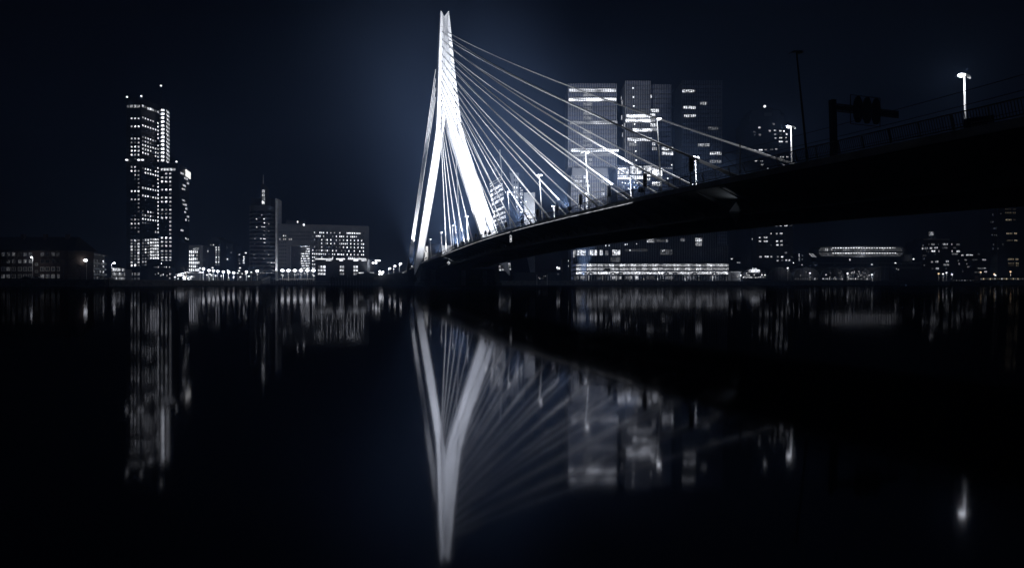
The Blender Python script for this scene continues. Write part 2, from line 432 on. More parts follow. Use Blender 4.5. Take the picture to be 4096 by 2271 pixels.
# pylon: two legs that meet, with a recessed web between them
def leg(rows, sign):
    rings = []
    for r in rows:
        y = r[0] if not isinstance(r[0], tuple) else None
        ys = r[0] if y is None else (y, y, y)
        o, c, i = (pyl(r[1+k], ys[k]) for k in range(3))
        dep = r[4] if len(r) > 4 else 5.0
        rings.append([o, c, i+D*(dep*.42), i+D*(dep*1.1), c+D*(dep*1.25), o+D*dep])
    b = MB(); b.loft(rings); return b
near = [((43, 47, 61), 1763, 1767, 1779, 4.0), (104, 1760.5, 1772.5, 1782, 4.4), (188, 1757, 1769, 1784, 4.8), (273, 1754.6, 1767.7, 1786, 5.2), (360, 1752, 1766, 1787, 5.6),
        (452, 1749, 1765, 1787.7, 6), (515, 1745.5, 1764, 1778.5, 6), (602, 1733.5, 1755, 1766, 5.8), (760, 1707.5, 1734, 1742, 5.4), (970, 1674.5, 1699, 1705, 5), (1035, 1663.5, 1691, 1695.5, 4.8), (1057, 1660, 1676, 1681, 4.2), (1098, 1658.6, 1659.2, 1660, 1.0)]
far = [((45, 48, 61), 1795.5, 1792, 1779, 4.0), (104, 1802.7, 1791.5, 1782, 4.4), (188, 1811, 1798.5, 1784, 4.8), (273, 1818.5, 1806, 1786, 5.2), (360, 1829, 1814, 1787, 5.6),
       (452, 1839.5, 1822, 1788.3, 6), (515, 1848.5, 1830, 1797.5, 6), (581, 1868, 1846, 1816.4, 5.8), (760, 1930, 1905, 1873, 5.4), (930, 1982, 1957, 1927, 5), (1057, 2033, 2018, 1995, 4.6), (1064, 2034, 2024, 2013, 4.0), (1102, 2040, 2039.2, 2038.4, 1.0)]
PY = leg(near, -1).build('pylon', M['pylon'], BR)
leg(far, 1).build('pylon_leg', M['pylon'], PY)
# thin joint line across the pylon head
b = MB(); q = pyl(1773, 106.5, 1.4); r_ = pyl(1802, 106.5, -0.05); b.tube([pyl(1760.5, 106, -.06), pyl(1772.5, 106.3, -.06)], 0.06); b.tube([pyl(1791.5, 106.5, -.06), r_], 0.06); b.build('joint_seam', M['frame'], PY)
# tie beam between the legs at deck level
b = MB(); b.bar(pyl(1690, 1075, 2.5), pyl(1998, 1052, 2.5), 4.0, 3.0); b.build('tie_beam', M['darkconc'], BR)

# pier in the water below the pylon
b = MB()
def pp(s, t): v = PB+S*s+D*t; return (v.x, v.y)
rings = []
for z, g in ((-0.5, 1.0), (2.0, 1.0), (2.2, .96), (8.8, .93)):
    rings.append([Vector((*pp(s*g, t*g), z)) for s, t in ((-22, -3), (-20, -7), (18, -7), (22, -3), (22, 10), (-22, 10))])
b.loft(rings); b.build('pier', M['darkconc'], BR)
for px in (1700, 1810, 1890):            # recessed panels are left dark, shallow pilasters stand proud
    pt = PB+S*(-15+(px-1700)*0.14)
    b = MB(); c = pt-D*6.95; b.hexa([c-S*1.2+Vector((0,0,.2)), c+S*1.2+Vector((0,0,.2)), c+S*1.2-D*.5+Vector((0,0,.2)), c-S*1.2-D*.5+Vector((0,0,.2)), c-S*1.2+Vector((0,0,8)), c+S*1.2+Vector((0,0,8)), c+S*1.2-D*.5+Vector((0,0,8)), c-S*1.2-D*.5+Vector((0,0,8))]); b.build('pilaster', M['concrete'], BR)

# stay cables: 16 from each leg to the deck, with sockets at the pylon and sleeves at the deck
nearA = [(1770.8,127.3),(1770.2,158),(1769.2,187.6),(1768.8,217),(1768.3,245),(1767.7,273),(1767.2,300.5),(1766.7,327),(1766,352),(1765.5,377.5),(1765.2,401),(1764.7,424),(1764,446.6),(1763.7,468),(1763.5,488),(1763.2,508)]
farA = [(1792.1,129.3),(1795.5,160),(1798.5,189.3),(1801.3,219),(1803.9,247.3),(1806.7,275.6),(1809.8,303),(1811.7,329),(1814.2,355),(1817,379.6),(1819.6,405.4),(1822.2,427.7),(1824.5,450),(1826.5,473),(1828.5,494.5),(1830,513)]
def cable_pts(P, Q, sag, n=14):
    return [P.lerp(Q, k/n) - Vector((0,0,4*sag*(k/n)*(1-k/n))) for k in range(n+1)]
CABLES = []
for side, (An, w) in enumerate(((nearA, 6.0), (farA, 27.0))):
    for k, (ax, ay) in enumerate(An):
        P = pyl(ax, ay, 0.3); Yn = 73.2 + k*13.35
        Q = deck(Yn + w*0.0, w, 0.15)
        L = (P-Q).length; pts = cable_pts(P, Q, 0.010*L)
        r = 0.19
        b = MB(); b.tube(pts, r, 6); cb = b.build('stay_cable', M['cable'], BR, smooth=True)
        d0 = (pts[1]-pts[0]).normalized(); d1 = (pts[-2]-pts[-1]).normalized()
        b = MB(); b.tube([P-d0*.2, P+d0*2.0], 0.27, 6); b.build('socket', M['black'], cb)
        b = MB(); b.tube([Q, Q+d1*3.5, Q+d1*(12 if w < 10 else 9)], [0.3, 0.27, 0.24], 6); b.build('sleeve', M['cable'], cb, smooth=True)
        CABLES.append((P, Q))
# back stays behind the pylon, dark ties near the ground
for s, top in ((-1, 1752), (1, 1812)):
    for j in range(4):
        P = pyl(top+(-2 if s < 0 else 6), 262+j*38, 6.0)
        G = PB + D*(74+j*.5) + S*(s*17.5+(j-1.5)*0.5); G.z = 8.0+0*j
        M_ = P.lerp(G, 0.84)
        b = MB(); b.tube([P, P.lerp(M_, .5), M_], 0.2, 6); cb = b.build('back_stay', M['cable'], BR, smooth=True)
    G0 = PB + D*75 + S*(s*17.5); P0 = pyl(top+(-2 if s < 0 else 6), 319, 6.0)
    b = MB(); b.bar(P0.lerp(Vector((G0.x, G0.y, 8.0)), 0.83), Vector((G0.x, G0.y, 5)), 2.6, 2.2, side=S); b.build('tie_down', M['black'], BR)
    b = MB(); b.prism([(G0.x-4, G0.y-5), (G0.x+4, G0.y-5), (G0.x+4, G0.y+5), (G0.x-4, G0.y+5)], 0, 7.4); b.build('anchor_block', M['darkconc'], BR)

# navigation marker hanging below the near edge: outlined board with an arrow head above the number 18
def textobj(txt, size, m, parent, loc, rot, name='lettering', ext=0.03, align='CENTER'):
    cu = bpy.data.curves.new(name, 'FONT'); cu.body = txt; cu.size = size; cu.extrude = ext; cu.align_x = align; cu.align_y = 'CENTER'
    cu.materials.append(m); tmp = bpy.data.objects.new(name, cu); COL.objects.link(tmp)
    bpy.context.view_layer.update()
    me = bpy.data.meshes.new_from_object(tmp.evaluated_get(bpy.context.evaluated_depsgraph_get()))
    bpy.data.objects.remove(tmp); bpy.data.curves.remove(cu)
    o = bpy.data.objects.new(name, me); COL.objects.link(o)
    o.parent = parent; o.location = Vector(loc)-wloc(parent); o.rotation_euler = rot; return o
Ym = station(2043, -0.4); c = deck(Ym, -0.35, -2.6)
nm = empty('clearance_marker', c, 'small board outlined in white with a V above the number 18 under the deck edge', 'sign')
b = MB(); e = -D
P = lambda u, z, o=0.0: c + e*u + Vector((0,0,z)) - S*o
white = glow('backlit_white', COOL, 0.9)
b.hexa([P(-.75,-.95), P(.75,-.95), P(.75,-.95,-.1), P(-.75,-.95,-.1), P(-.75,1.9), P(.75,1.9), P(.75,1.9,-.1), P(-.75,1.9,-.1)]); b.build('board', M['black'], nm)
for a, q in (((-.7,1.0),(-.7,-.9)), ((.7,.8),(.7,-.9)), ((-.7,-.9),(.7,-.9))):
    b = MB(); b.bar(P(*a, .04), P(*q, .04), 0.05, 0.09, side=S); b.build('outline', white, nm)
rz = math.atan2(e.y, e.x)
textobj('V', 0.55, white, nm, P(-.02, .65, .05), (math.pi/2, 0, rz)); textobj('18', 1.0, white, nm, P(0, -.2, .05), (math.pi/2, 0, rz))

# ------------------------------------------------------------------ street lamps on the deck
LAMP_W = 1300
def deck_lamp(w, Y, h, lean_out, flip, on=True, light=True, label='', lens=None):
    base = deck(Y, w, 0); topv = base + Vector((0, 0, h)) - S*lean_out*h
    r = empty('street_lamp', base, label, 'street lamp', 'twin headed lamps along the bridge deck')
    ax = (topv-base).normalized()
    b = MB(); b.tube([base, base+ax*h*.5, topv], [0.14, 0.12, 0.085], 8); b.build('pole', M['post'] if on else M['black'], r, smooth=True)
    b = MB(); b.tube([base, base+ax*0.9], 0.2, 8); b.build('pole_base', M['post'] if on else M['black'], r)
    s = S*(1 if flip else -1)
    # curved wing reflector on one side, lens bowl on the other
    b = MB(); pts = [topv - s*0.05 + Vector((0,0,.1)), topv - s*0.55 + Vector((0,0,.05)), topv - s*.85 - Vector((0,0,.1)), topv - s*1.1 - Vector((0,0,.28))]
    wd = [.25, .28, .2, .05]
    b.loft([[p-D*k, p+D*k, p+D*k+Vector((0,0,.07)), p-D*k+Vector((0,0,.07))] for p, k in zip(pts, wd)]); b.build('wing', M['post'] if on else M['black'], r)
    hc = topv + s*0.45 + Vector((0,0,.12))
    b = MB(); b.ball(hc, .45, .4, .15, seg=10, ring=5); b.build('lamp_head', M['black'] if not on else M['post'], r, smooth=True)
    if on:
        b = MB(); b.ball(hc-Vector((0,0,.1)), .42, .36, .2, seg=10, ring=5); b.build('lens', lens or LAMP, r, smooth=True)
        if light:
            lightobj('POINT', 'lamp_light', hc+s*1.2-Vector((0,0,.2)), LAMP_W, r, size=.4)
            lightobj('SPOT', 'added_pole_spot', base-D*1.2-S*.8+Vector((0,0,.3)), 420, r, target=base+ax*h*.8, angle=40, blend=.8, size=.15)  # added spot by the foot, only there to whiten the pole
    return r
row1 = [(68.8, False), (99.5, True), (127.5, True), (156, True), (184, True), (212, True), (241, True), (270, True), (298, True), (332, True)]
where1 = ['unlit dark lamp mast rising beside the dim tower with the roof beacon', 'tallest lit lamp in front of the middle glass tower', 'lit lamp in front of the ribbed tower with lit bands', 'lit lamp between the pale building and the ribbed tower',
          'lit lamp in front of the pale narrow windowed building', 'lit lamp in front of the far pylon leg', 'lit lamp between the pylon legs nearest the far leg', 'middle lamp of those seen between the pylon legs', 'lamp between the pylon legs above the pale box building', 'smallest deck lamp, seen right beside the near pylon leg']
for (Y, on), lb in zip(row1, where1): deck_lamp(8.5, Y-2.5, 14.6, 0.075 if Y > 80 else 0.125, True, on, Y < 320, lb)
row2 = [73.5, 101.3, 128, 156, 183, 210, 237]
where2 = ['big solitary lamp above the blue road sign, shining over the railing', 'lamp standing at the end of the longest cable, before the stepped dark tower', 'lamp standing behind the black traffic signal nearest the third ribbed tower', 'low lamp before the lit lower floors of the middle tower',
          'low lamp before the base of the first ribbed tower', 'low lamp glowing beside a traffic signal before the dark gap', 'low lamp before the dark narrow stair tower']
for Y, lb in zip(row2, where2): deck_lamp(31.5, Y-9.3, 13.8, 0.03, False, True, True, lb)

# traffic signals along the near footway
def signal(px, py, hpx, label):
    Y = station(px, 9.5); base = deck(Y, 9.5, 0); p = at(px, py, base.y); k = base.y/F
    r = empty('traffic_signal', base, label, 'traffic signal', 'traffic signals along the bridge deck')
    z = p.z; h = hpx*k
    b = MB(); b.tube([base, Vector((base.x, base.y, z+h*.45))], 0.08, 6); b.build('pole', M['black'], r)
    f = -D; sd = S
    c = Vector((base.x, base.y, z)) + f*.12
    b = MB(); b.hexa([c-sd*.42-Vector((0,0,h/2)), c+sd*.42-Vector((0,0,h/2)), c+sd*.42-Vector((0,0,h/2))+f*.05, c-sd*.42-Vector((0,0,h/2))+f*.05, c-sd*.42+Vector((0,0,h/2)), c+sd*.42+Vector((0,0,h/2)), c+sd*.42+Vector((0,0,h/2))+f*.05, c-sd*.42+Vector((0,0,h/2))+f*.05]); b.build('backboard', M['black'], r)
    b = MB()
    for x in (-.42, .42): b.bar(c+sd*x-Vector((0,0,h/2))+f*.06, c+sd*x+Vector((0,0,h/2))+f*.06, 0.06, 0.06, side=sd)
    b.build('white_edge', M['signwhite'], r)
    for i in (-1, 0, 1):
        q = c + Vector((0,0,i*h*.28)) + f*.3
        b = MB(); b.ball(q, .28, .28, .28, seg=8, ring=5); b.build('lens_housing', M['black'], r)
        b = MB(); b.bar(q-sd*.3+Vector((0,0,.25)), q-sd*.55+Vector((0,0,.1)), .35, .05); b.build('visor', M['black'], r)
for px, py, h, lb in ((2762, 656, 62, 'black traffic signal beside the lamp under the thickest cable'), (2578, 722, 56, 'black traffic signal before the brightly lit lower floors of the middle tower'),
                      (2436, 765, 46, 'black traffic signal before the dark gap right of the first ribbed tower'), (2321, 798, 42, 'black traffic signal before the base of the first ribbed tower'),
                      (2228, 826, 38, 'black traffic signal with a lamp glowing beside it over the dark gap'), (2150, 852, 30, 'black traffic signal before the pale low block with one window column'),
                      (2085, 872, 26, 'black traffic signal before the dark stair tower'), (2024, 898, 20, 'small traffic signal before the leaning tower'), (1941, 930, 16, 'small traffic signal before the far pylon leg'),
                      (1903, 942, 14, 'tiny traffic signal just inside the far pylon leg'), (1871, 957, 12, 'tiny traffic signal between the pylon legs')):
    signal(px, py, h, lb)

# tram wire masts with trussed arms, and their wires
def tram_mast(Y, label):
    base = deck(Y-5, 17, 0); r = empty('tram_wire_mast', base, label, 'mast', 'tram wire masts in the middle of the deck')
    b = MB(); b.tube([base, base+Vector((0,0,9.2))], [0.16, 0.1], 8); b.build('mast_pole', M['rail'], r)
    for s in (-1, 1):
        a = base+Vector((0,0,4.6)); c = a+S*s*5.2+Vector((0,0,.1)); d = base+S*s*3.6+Vector((0,0,7.4))
        b = MB(); b.tube([a, c], .045, 5); b.tube([a, d], .035, 5); b.tube([d, c], .045, 5); b.tube([base+Vector((0,0,7.4)), d], .03, 5); b.build('trussed_arm', M['rail'], r)
for Y, lb in ((93, 'tram wire mast with two trussed arms beside the third ribbed tower'), (138, 'tram wire mast arm showing beside the first ribbed tower base'), (184, 'tram wire mast before the pale low block'), (230, 'tram wire mast farthest back between the pylon legs')):
    tram_mast(Y, lb)
for w, dz, lb in ((13.4, 5.6, 'thin tram wire nearest the railing, sloping up over the deck at right'), (20.6, 5.6, 'thin tram wire farther over the deck, parallel to the near one'), (13.4, 7.0, 'thin carrier wire above the tram wires over the deck')):
    b = MB(); b.tube([deck(Y, w, dz - 0.35*math.sin(math.pi*((Y-40) % 46)/46)) for Y in range(26, 236, 6)], 0.03, 4, cap=False); tag(b.build('tram_wire', M['black']), lb, 'tram wire')

# gantry with a lane signal board, seen from behind
Yg = station(3338, 8); base = deck(Yg, 8, 0); gr = empty('sign_gantry', base, 'black gantry post with an arm holding a three lobed lane signal board', 'gantry')
b = MB(); b.bar(base, base+Vector((0,0,8.0))+S*-.3, .55, .55, side=S); b.build('gantry_post', M['black'], gr)
a0 = base+Vector((0,0,7.2)); b = MB()
b.bar(a0, a0+S*9.5, .12, .5, side=D)
for i in range(9): b.bar(a0+S*(i*1.05)+Vector((0,0,-.35)), a0+S*(i*1.05+.5)+Vector((0,0,.35)), .1, .1, side=D)
b.bar(a0+Vector((0,0,.4)), a0+S*9.5+Vector((0,0,.35)), .14, .12, side=D); b.bar(a0-Vector((0,0,.4)), a0+S*9.5-Vector((0,0,.35)), .14, .12, side=D); b.build('gantry_arm', M['black'], gr)
for i in range(3):
    c = a0 + S*(3.2+i*1.35) - D*.3
    b = MB(); n = 10; ring = []
    for k in range(n):
        t = math.pi*2*k/n; ring.append(c + S*(.62*math.cos(t)) + Vector((0,0,1.55*math.sin(t))))
    b.loft([[p for p in ring], [p+D*.25 for p in ring]]); b.build('signal_panel', M['black'], gr)
b = MB()
for z in (-1.65, 1.65): b.bar(a0+S*2.3+Vector((0,0,z)), a0+S*6.7+Vector((0,0,z)), .06, .06, side=D)
for u in (2.3, 6.7): b.bar(a0+S*u+Vector((0,0,-1.65)), a0+S*u+Vector((0,0,1.65)), .06, .06, side=D)
b.build('board_frame', M['black'], gr)

# blue road sign standing behind the railing
Yb = station(3915, 6); base = deck(Yb, 6, 0); bs = empty('road_sign', base, 'blue road sign with a white text panel behind the railing under the big lamp', 'road sign')
f = Vector((base.x, base.y, 0)).normalized(); sd = Vector((f.y, -f.x, 0))
def Q(u, z, o=0): return base+sd*u+Vector((0,0,z))-f*o
b = MB(); b.hexa([Q(-1.0,.5), Q(1.0,.5), Q(1.0,.5,-.06), Q(-1.0,.5,-.06), Q(-1.0,2.1), Q(1.0,2.1), Q(1.0,2.1,-.06), Q(-1.0,2.1,-.06)]); b.build('board', M['blue'], bs)
b = MB(); b.hexa([Q(-.5,.95,.03), Q(.9,.95,.03), Q(.9,.95,.002), Q(-.5,.95,.002), Q(-.5,1.75,.03), Q(.9,1.75,.03), Q(.9,1.75,.002), Q(-.5,1.75,.002)]); b.build('text_panel', M['signwhite'], bs)
for j in range(4):
    b = MB()
    for i in range(5): b.hexa([Q(-.42+i*.2,1.05+j*.17,.04), Q(-.27+i*.2,1.05+j*.17,.04), Q(-.27+i*.2,1.05+j*.17,.031), Q(-.42+i*.2,1.05+j*.17,.031), Q(-.42+i*.2,1.13+j*.17,.04), Q(-.27+i*.2,1.13+j*.17,.04), Q(-.27+i*.2,1.13+j*.17,.031), Q(-.42+i*.2,1.13+j*.17,.031)])
    b.build('text_line', M['black'], bs)
for u in (-.8, .8):
    b = MB(); b.tube([Q(u,0,-.1), Q(u,2.1,-.1)], .05, 6); b.build('sign_leg', M['post'], bs)

# floodlights on the deck edges that light the pylon and the cables
FLOODS = []
def flood(Y, w, target, power, angle, label, blend=1.0):
    base = deck(Y, w, 0); r = empty('floodlight', base, label, 'floodlight', 'floodlights aimed at the pylon and the cables')
    t = Vector(target); c = base+Vector((0,0,1.3)); d = (t-c).normalized(); u = d.cross(Vector((0,0,1))).normalized(); v = u.cross(d)
    b = MB(); b.tube([base, base+Vector((0,0,1.0))], .08, 6); b.build('stand', M['black'], r)
    b = MB(); k = .45
    b.hexa([c-u*.3-v*.2-d*k, c+u*.3-v*.2-d*k, c+u*.3+v*.2-d*k, c-u*.3+v*.2-d*k, c-u*.45-v*.35, c+u*.45-v*.35, c+u*.45+v*.35, c-u*.45+v*.35]); b.build('housing', M['black'], r)
    b = MB(); q = c+d*.01; b.quad(q-u*.4-v*.3, q+u*.4-v*.3, q+u*.4+v*.3, q-u*.4+v*.3); b.build('glass', LAMPDIM, r)
    lightobj('SPOT', 'flood_beam', c+d*.3, power, r, t, angle, blend, .5)
    return r
mid = pyl(1800, 420); low = pyl(1800, 720); hi = pyl(1785, 200)
K = 1000.0
flood(228, 0.9, pyl(1770, 520), 450*K, 80, 'floodlight on the near deck edge aimed at the middle of the pylon')
flood(236, 32.0, pyl(1840, 520), 450*K, 80, 'floodlight on the far deck edge aimed at the middle of the pylon')
flood(216, 0.9, pyl(1770, 250), 580*K, 54, 'floodlight on the near deck edge aimed at the pylon head')
flood(222, 32.0, pyl(1800, 250), 580*K, 54, 'floodlight on the far deck edge aimed at the pylon head')
flood(262, 0.9, pyl(1705, 830), 140*K, 76, 'floodlight on the near deck edge aimed at the near leg')
flood(262, 32.0, pyl(1925, 830), 140*K, 76, 'floodlight on the far deck edge aimed at the far leg')
for i, (Y, ty, zz, pw) in enumerate(((92, 215, 70, 400), (120, 240, 76, 420), (150, 260, 80, 340), (182, 280, 80, 220))):
    for w, sd_ in ((1.4, 'near'), (31.6, 'far')):
        tg = deck(ty, 16, 0); tg.z = zz
        flood(Y, w, tg, pw*K*(1.25 if w < 9 else .75), 34, '%s floodlight of those aimed up along the cables from the %s deck edge' % (('first', 'second', 'third', 'fourth')[i], sd_), .9)
flood(360, 1.2, PB+D*38-S*17+Vector((0,0,62)), 170*K, 60, 'floodlight behind the pylon aimed up the near back stays')
# lights in the girders seen from below
lightobj('SPOT', 'girder_light', deck(station(2940, 5.2)-1.5, 4.0, -3.6), 160, BR, deck(station(2905, 3), 3.0, -1.6), 110, .8, .1)
lightobj('SPOT', 'girder_light', deck(station(1795, 3.4)-2.5, 3.4, -3.4), 200, BR, deck(station(1785, 3), 3.0, -1.6), 120, .8, .1)
# ------------------------------------------------------------------ buildings of the far bank, from the island on
def cyl(root, name, c, r, z0, z1, m, n=48, r1=None):
    b = MB(); r1 = r1 or r
    b.loft([[Vector((c[0]+r*math.cos(2*math.pi*k/n), c[1]+r*math.sin(2*math.pi*k/n), z0)) for k in range(n)], [Vector((c[0]+r1*math.cos(2*math.pi*k/n), c[1]+r1*math.sin(2*math.pi*k/n), z1)) for k in range(n)]])
    return b.build(name, m, root)

# dark brick apartment block with a steep tiled roof
A, B = xy(-60, 262), xy(272, 262); B2 = xy(302, 278)
r = empty('apartment_block', ((A[0]+B[0])/2, 262, GROUND), 'dark brick apartment block with a steep roof and rows of white framed windows', 'building')
zE = ztop(1001, 262); zR = ztop(948, 269)
block(r, 'wall', [A, B, (B[0]+1.5, 276), (A[0]-1, 276)], GROUND, zE, M['brick'])
b = MB(); b.hexa([(A[0]-1,261.4,zE),(B[0]+3.2,261.4,zE),(B[0]+3.2,276.6,zE),(A[0]-1,276.6,zE),(A[0]-1,268.5,zR),(B[0]-.4,268.5,zR),(B[0]-.4,269.5,zR),(A[0]-1,269.5,zR)]); b.build('roof', M['rooftop'] if 'rooftop' in M else M['rooft'], r)
for px in (92, 181, 270):
    p = at(px, 945, 267.5); b = MB(); b.box(p.x-.7, p.x+.7, 267, 268.4, p.z-1.5, p.z+1.0); b.build('chimney', M['brick'], r)
b = MB(); b.box(A[0]-1.05, B[0]+3.25, 261.2, 261.5, zE-.3, zE+.05); b.build('gutter', M['black'], r)
f = Face(r, A, B)
for y, rowst in ((1017, '~~-  ~~-   ~   ~-~'), (1045, '~~~  --+   .   ...'), (1076, '~~~  ~~~       ~..'), (1105, '~-~  ~.~       -~~')):
    pass
colsA = (13.5, 34, 55, 80, 101, 122); colsB = (170, 191, 213, 232)
for y, s1, s2 in ((1017, '~~-.~~', '~.~~'), (1045, '.~~~--', '....'), (1076, '.~....', '....'), (1105, '~~....', '-~~~')):
    for px, c in zip(colsA, s1): f.win(px-7.5, px+7.5, y, 17, c, .7, frame='wframe' if y > 1060 else 'frame')
    for px, c in zip(colsB, s2): f.win(px-7.5, px+7.5, y, 17, c, .7, frame='wframe' if y > 1060 else 'frame')
for y in (1057, 1086): f.win(141, 152, y, 11, '.', frame='wframe')
f.slab(137, 1107, 158, 1120, M['black'], 'entrance_door', 0, .25)
f.slab(136, 1119.4, 164, 1121.6, M['concrete'], 'door_step', 0.26, 1.2)
# modern flats with lit balconies, going away to the right
A, B = xy(299, 272), xy(418, 318)
r = empty('apartment_block', ((A[0]+B[0])/2, 295, GROUND), 'low modern flats with pale balcony bands and a glaring white lamp in front', 'building')
f = Face(r, A, B); n2 = -Vector((f.n.x, f.n.y)); zt = ztop(1006, 272)
block(r, 'wall', [A, B, tuple(Vector(B)+n2*14), tuple(Vector(A)+n2*14)], GROUND, zt, M['facade'])
b = MB(); ring = [Vector((*A, 0))+f.n*1-f.e*.5, Vector((*B, 0))+f.n*1+f.e*1.5, Vector((*B, 0))-f.n*15, Vector((*A, 0))-f.n*15]; b.prism([(p.x, p.y) for p in ring], zt, zt+.6); b.build('roof_edge', M['facade2'], r)
bm_ = mat('pale_balcony_panel', (0.5, 0.52, 0.56), 0.5)
for k, z in enumerate((6.1, 9.0, 11.9)):
    for i in range(4):
        u = 1.0 + i*f.len*.25; b = MB(); P = f.P
        b.hexa([P(u, z-.5, 1.2), P(u+f.len*.21, z-.5, 1.2), P(u+f.len*.21, z-.5, 0), P(u, z-.5, 0), P(u, z+.5, 1.2), P(u+f.len*.21, z+.5, 1.2), P(u+f.len*.21, z+.5, 0), P(u, z+.5, 0)]); b.build('balcony', bm_, r)
g_ = random.Random(3)
for k, z in enumerate((4.4, 7.6, 10.5, 13.3)):
    for i in range(9):
        u = f.len*(i+.5)/9; f.put(window_mesh(lit(g_.choice('#+--~.+'), .8), 'frame'), u, z, f.len/9*.5, 1.5)
for i in range(6):
    u = f.len*(i+.7)/6.6; f.put(window_mesh(lit('-', 1.0)), u, zt-.05, f.len/14, .35, name='roof_light', out=1.02)
# island street lamps
def street_lamp(px, py, Y, label, power=1500, lens=None, r=.55, group='street lamps along the far quays', side=0.0, z0=GROUND, pole='post'):
    p = at(px, py, Y); r_ = empty('street_lamp', (p.x-side, Y, z0), label, 'street lamp', group)
    b = MB(); b.tube([(p.x-side, Y, z0), (p.x-side, Y, p.z+.1)], [.13, .08], 6); b.build('pole', M[pole], r_)
    if side:
        b = MB(); b.tube([(p.x-side, Y, p.z+.1), (p.x, Y, p.z+.35)], .06, 5); b.build('arm', M[pole], r_)
    b = MB(); b.ball((p.x, Y, p.z), r, r, r*.7, seg=10, ring=6); b.build('lamp_globe', lens or LAMP, r_, smooth=True)
    if power: lightobj('POINT', 'lamp_light', (p.x, Y-1.2, p.z), power, r_, size=.4)
    return r_
street_lamp(342, 1041, 270, 'glaring white street lamp in front of the modern flats', 40, r=.8, side=-.5)
street_lamp(126, 1029, 256, 'thin street lamp with a white head before the brick block', 500, r=.4, side=-.5)
street_lamp(457, 1052, 330, 'single street lamp left of the tall lit tower above the glass shop', 1500, r=.6, side=1.3)
# small glass shop
A, B = xy(449, 372), xy(500, 384)
r, f = None, None
r = empty('glass_shop', ((A[0]+B[0])/2, 378, GROUND), 'small two storey glass fronted shop, brightly lit, left of the tall tower', 'building')
f = Face(r, A, B); block(r, 'wall', [A, B, (B[0]-2, 394), (A[0]-2, 390)], GROUND, ztop(1075, 372), M['facade2'])
for i in range(8):
    u = f.len*(i+.5)/8
    f.put(window_mesh(lit('##+#+-+-'[i], .9)), u, 10.3, f.len/8*.85, 2.2); f.put(window_mesh(lit('-+--+-~-'[i], 1)), u, 7.4, f.len/8*.85, 2.6); f.put(window_mesh(lit('--+-+++-'[i], .6)), u, 4.4, f.len/8*.85, 2.2)

# the tall twin tower
A, B, C = xy(505, 480), xy(563, 480), xy(638, 500)
r = empty('skyscraper', ((B[0]), 490, GROUND), 'tallest dark skyscraper with a grid of lit windows and a bright stair tower', 'skyscraper')
z1 = ztop(392, 480)
block(r, 'front_tower', [A, B, C, (C[0]-12, 515), (A[0]-3, 500)], GROUND, z1, M['facade2'])
f1, f2 = Face(r, A, B), Face(r, B, C)
L1 = ['###', '.  ', '+##', '...', '...', '+++', '-~+', '###', '###', '#++', '.~.', '...', '++.', '##-', '.+-', '.~-', '..-', '..-', '###', '..-', '+++', '..-', '..-', '..~', '.~.', '-+-', '+++', '~-~', '..-', '...']
R1 = ['++##+.#', '......#', '#######', '......#', '......#', '-+##+-.', '-++-..#', '######+', '####.##', '###..+#', '......#', '.......', '.....~#', '-###.##', '.#+####', '......#', '......#', '....+.#', '#######', '......#', '###-###', '.~....#', '......#', '......#', '-.##-.#', '-+-#-.#', '#######', '--~...#', '......#', '.....+#']
f1.grid(526.9, 474, 554.6, 943, L1, .52, .5); f2.grid(571, 471, 631.7, 929, R1, .52, .52)
f1.grid(512, 426, 558, 426, ['-+++'], .8, .6, nrow=1) if False else None
for px, c in zip((513, 526, 541, 555), '-+++'): f1.win(px-6, px+6, 426, 13, c, .7)
for px, c, y in zip((571, 581.5, 592.5, 602, 612, 622, 632), '#-+#+-+', (425, 429, 435, 437, 441, 445, 448)): f2.win(px-4.2, px+4.2, y, 11, c, .8)
g_ = random.Random(11)
for j in range(9):
    y = 962 + j*12.4
    for px in (526.9, 540.8, 554.6): f1.win(px-4.5, px+4.5, y, 7.5 if j % 2 else 10, '-+#-+~'[g_.randrange(6)], .8)
    for px in (571, 582, 592.6): f2.win(px-3.2, px+3.2, y-2, 8, '--+~#'[g_.randrange(5)], .8)
    for px in (603, 613, 622, 631):
        if y < 1040: f2.win(px-4, px+4, y-4, 8, '#+##'[g_.randrange(4)], .9)
for px in (526.9, 540.8, 554.6): f1.win(px-5, px+5, 1096, 14, '-', .8); f1.win(px-5, px+5, 1115, 12, '~', 1)
# core with the bright stair windows
A2, B2, C2 = xy(640, 497), xy(663, 497), xy(678, 511)
block(r, 'stair_tower', [A2, B2, C2, (C2[0]-6, 522), (A2[0]-3, 512)], GROUND, ztop(400, 497), M['facade2'])
f3, f4 = Face(r, A2, B2), Face(r, B2, C2)
for j in range(14):
    y = 441 + j*15.45
    f3.win(644.5, 658.5, y, 10.5, '#', 1.2, mull=False); f3.win(640.3, 643.6, y+1, 6, '+', .7, mull=False)
    for i in range(3): f4.win(663.8+i*4.9, 668+i*4.9, y+3+i*4.6, 10.5, '+#+'[i], .9, mull=False)
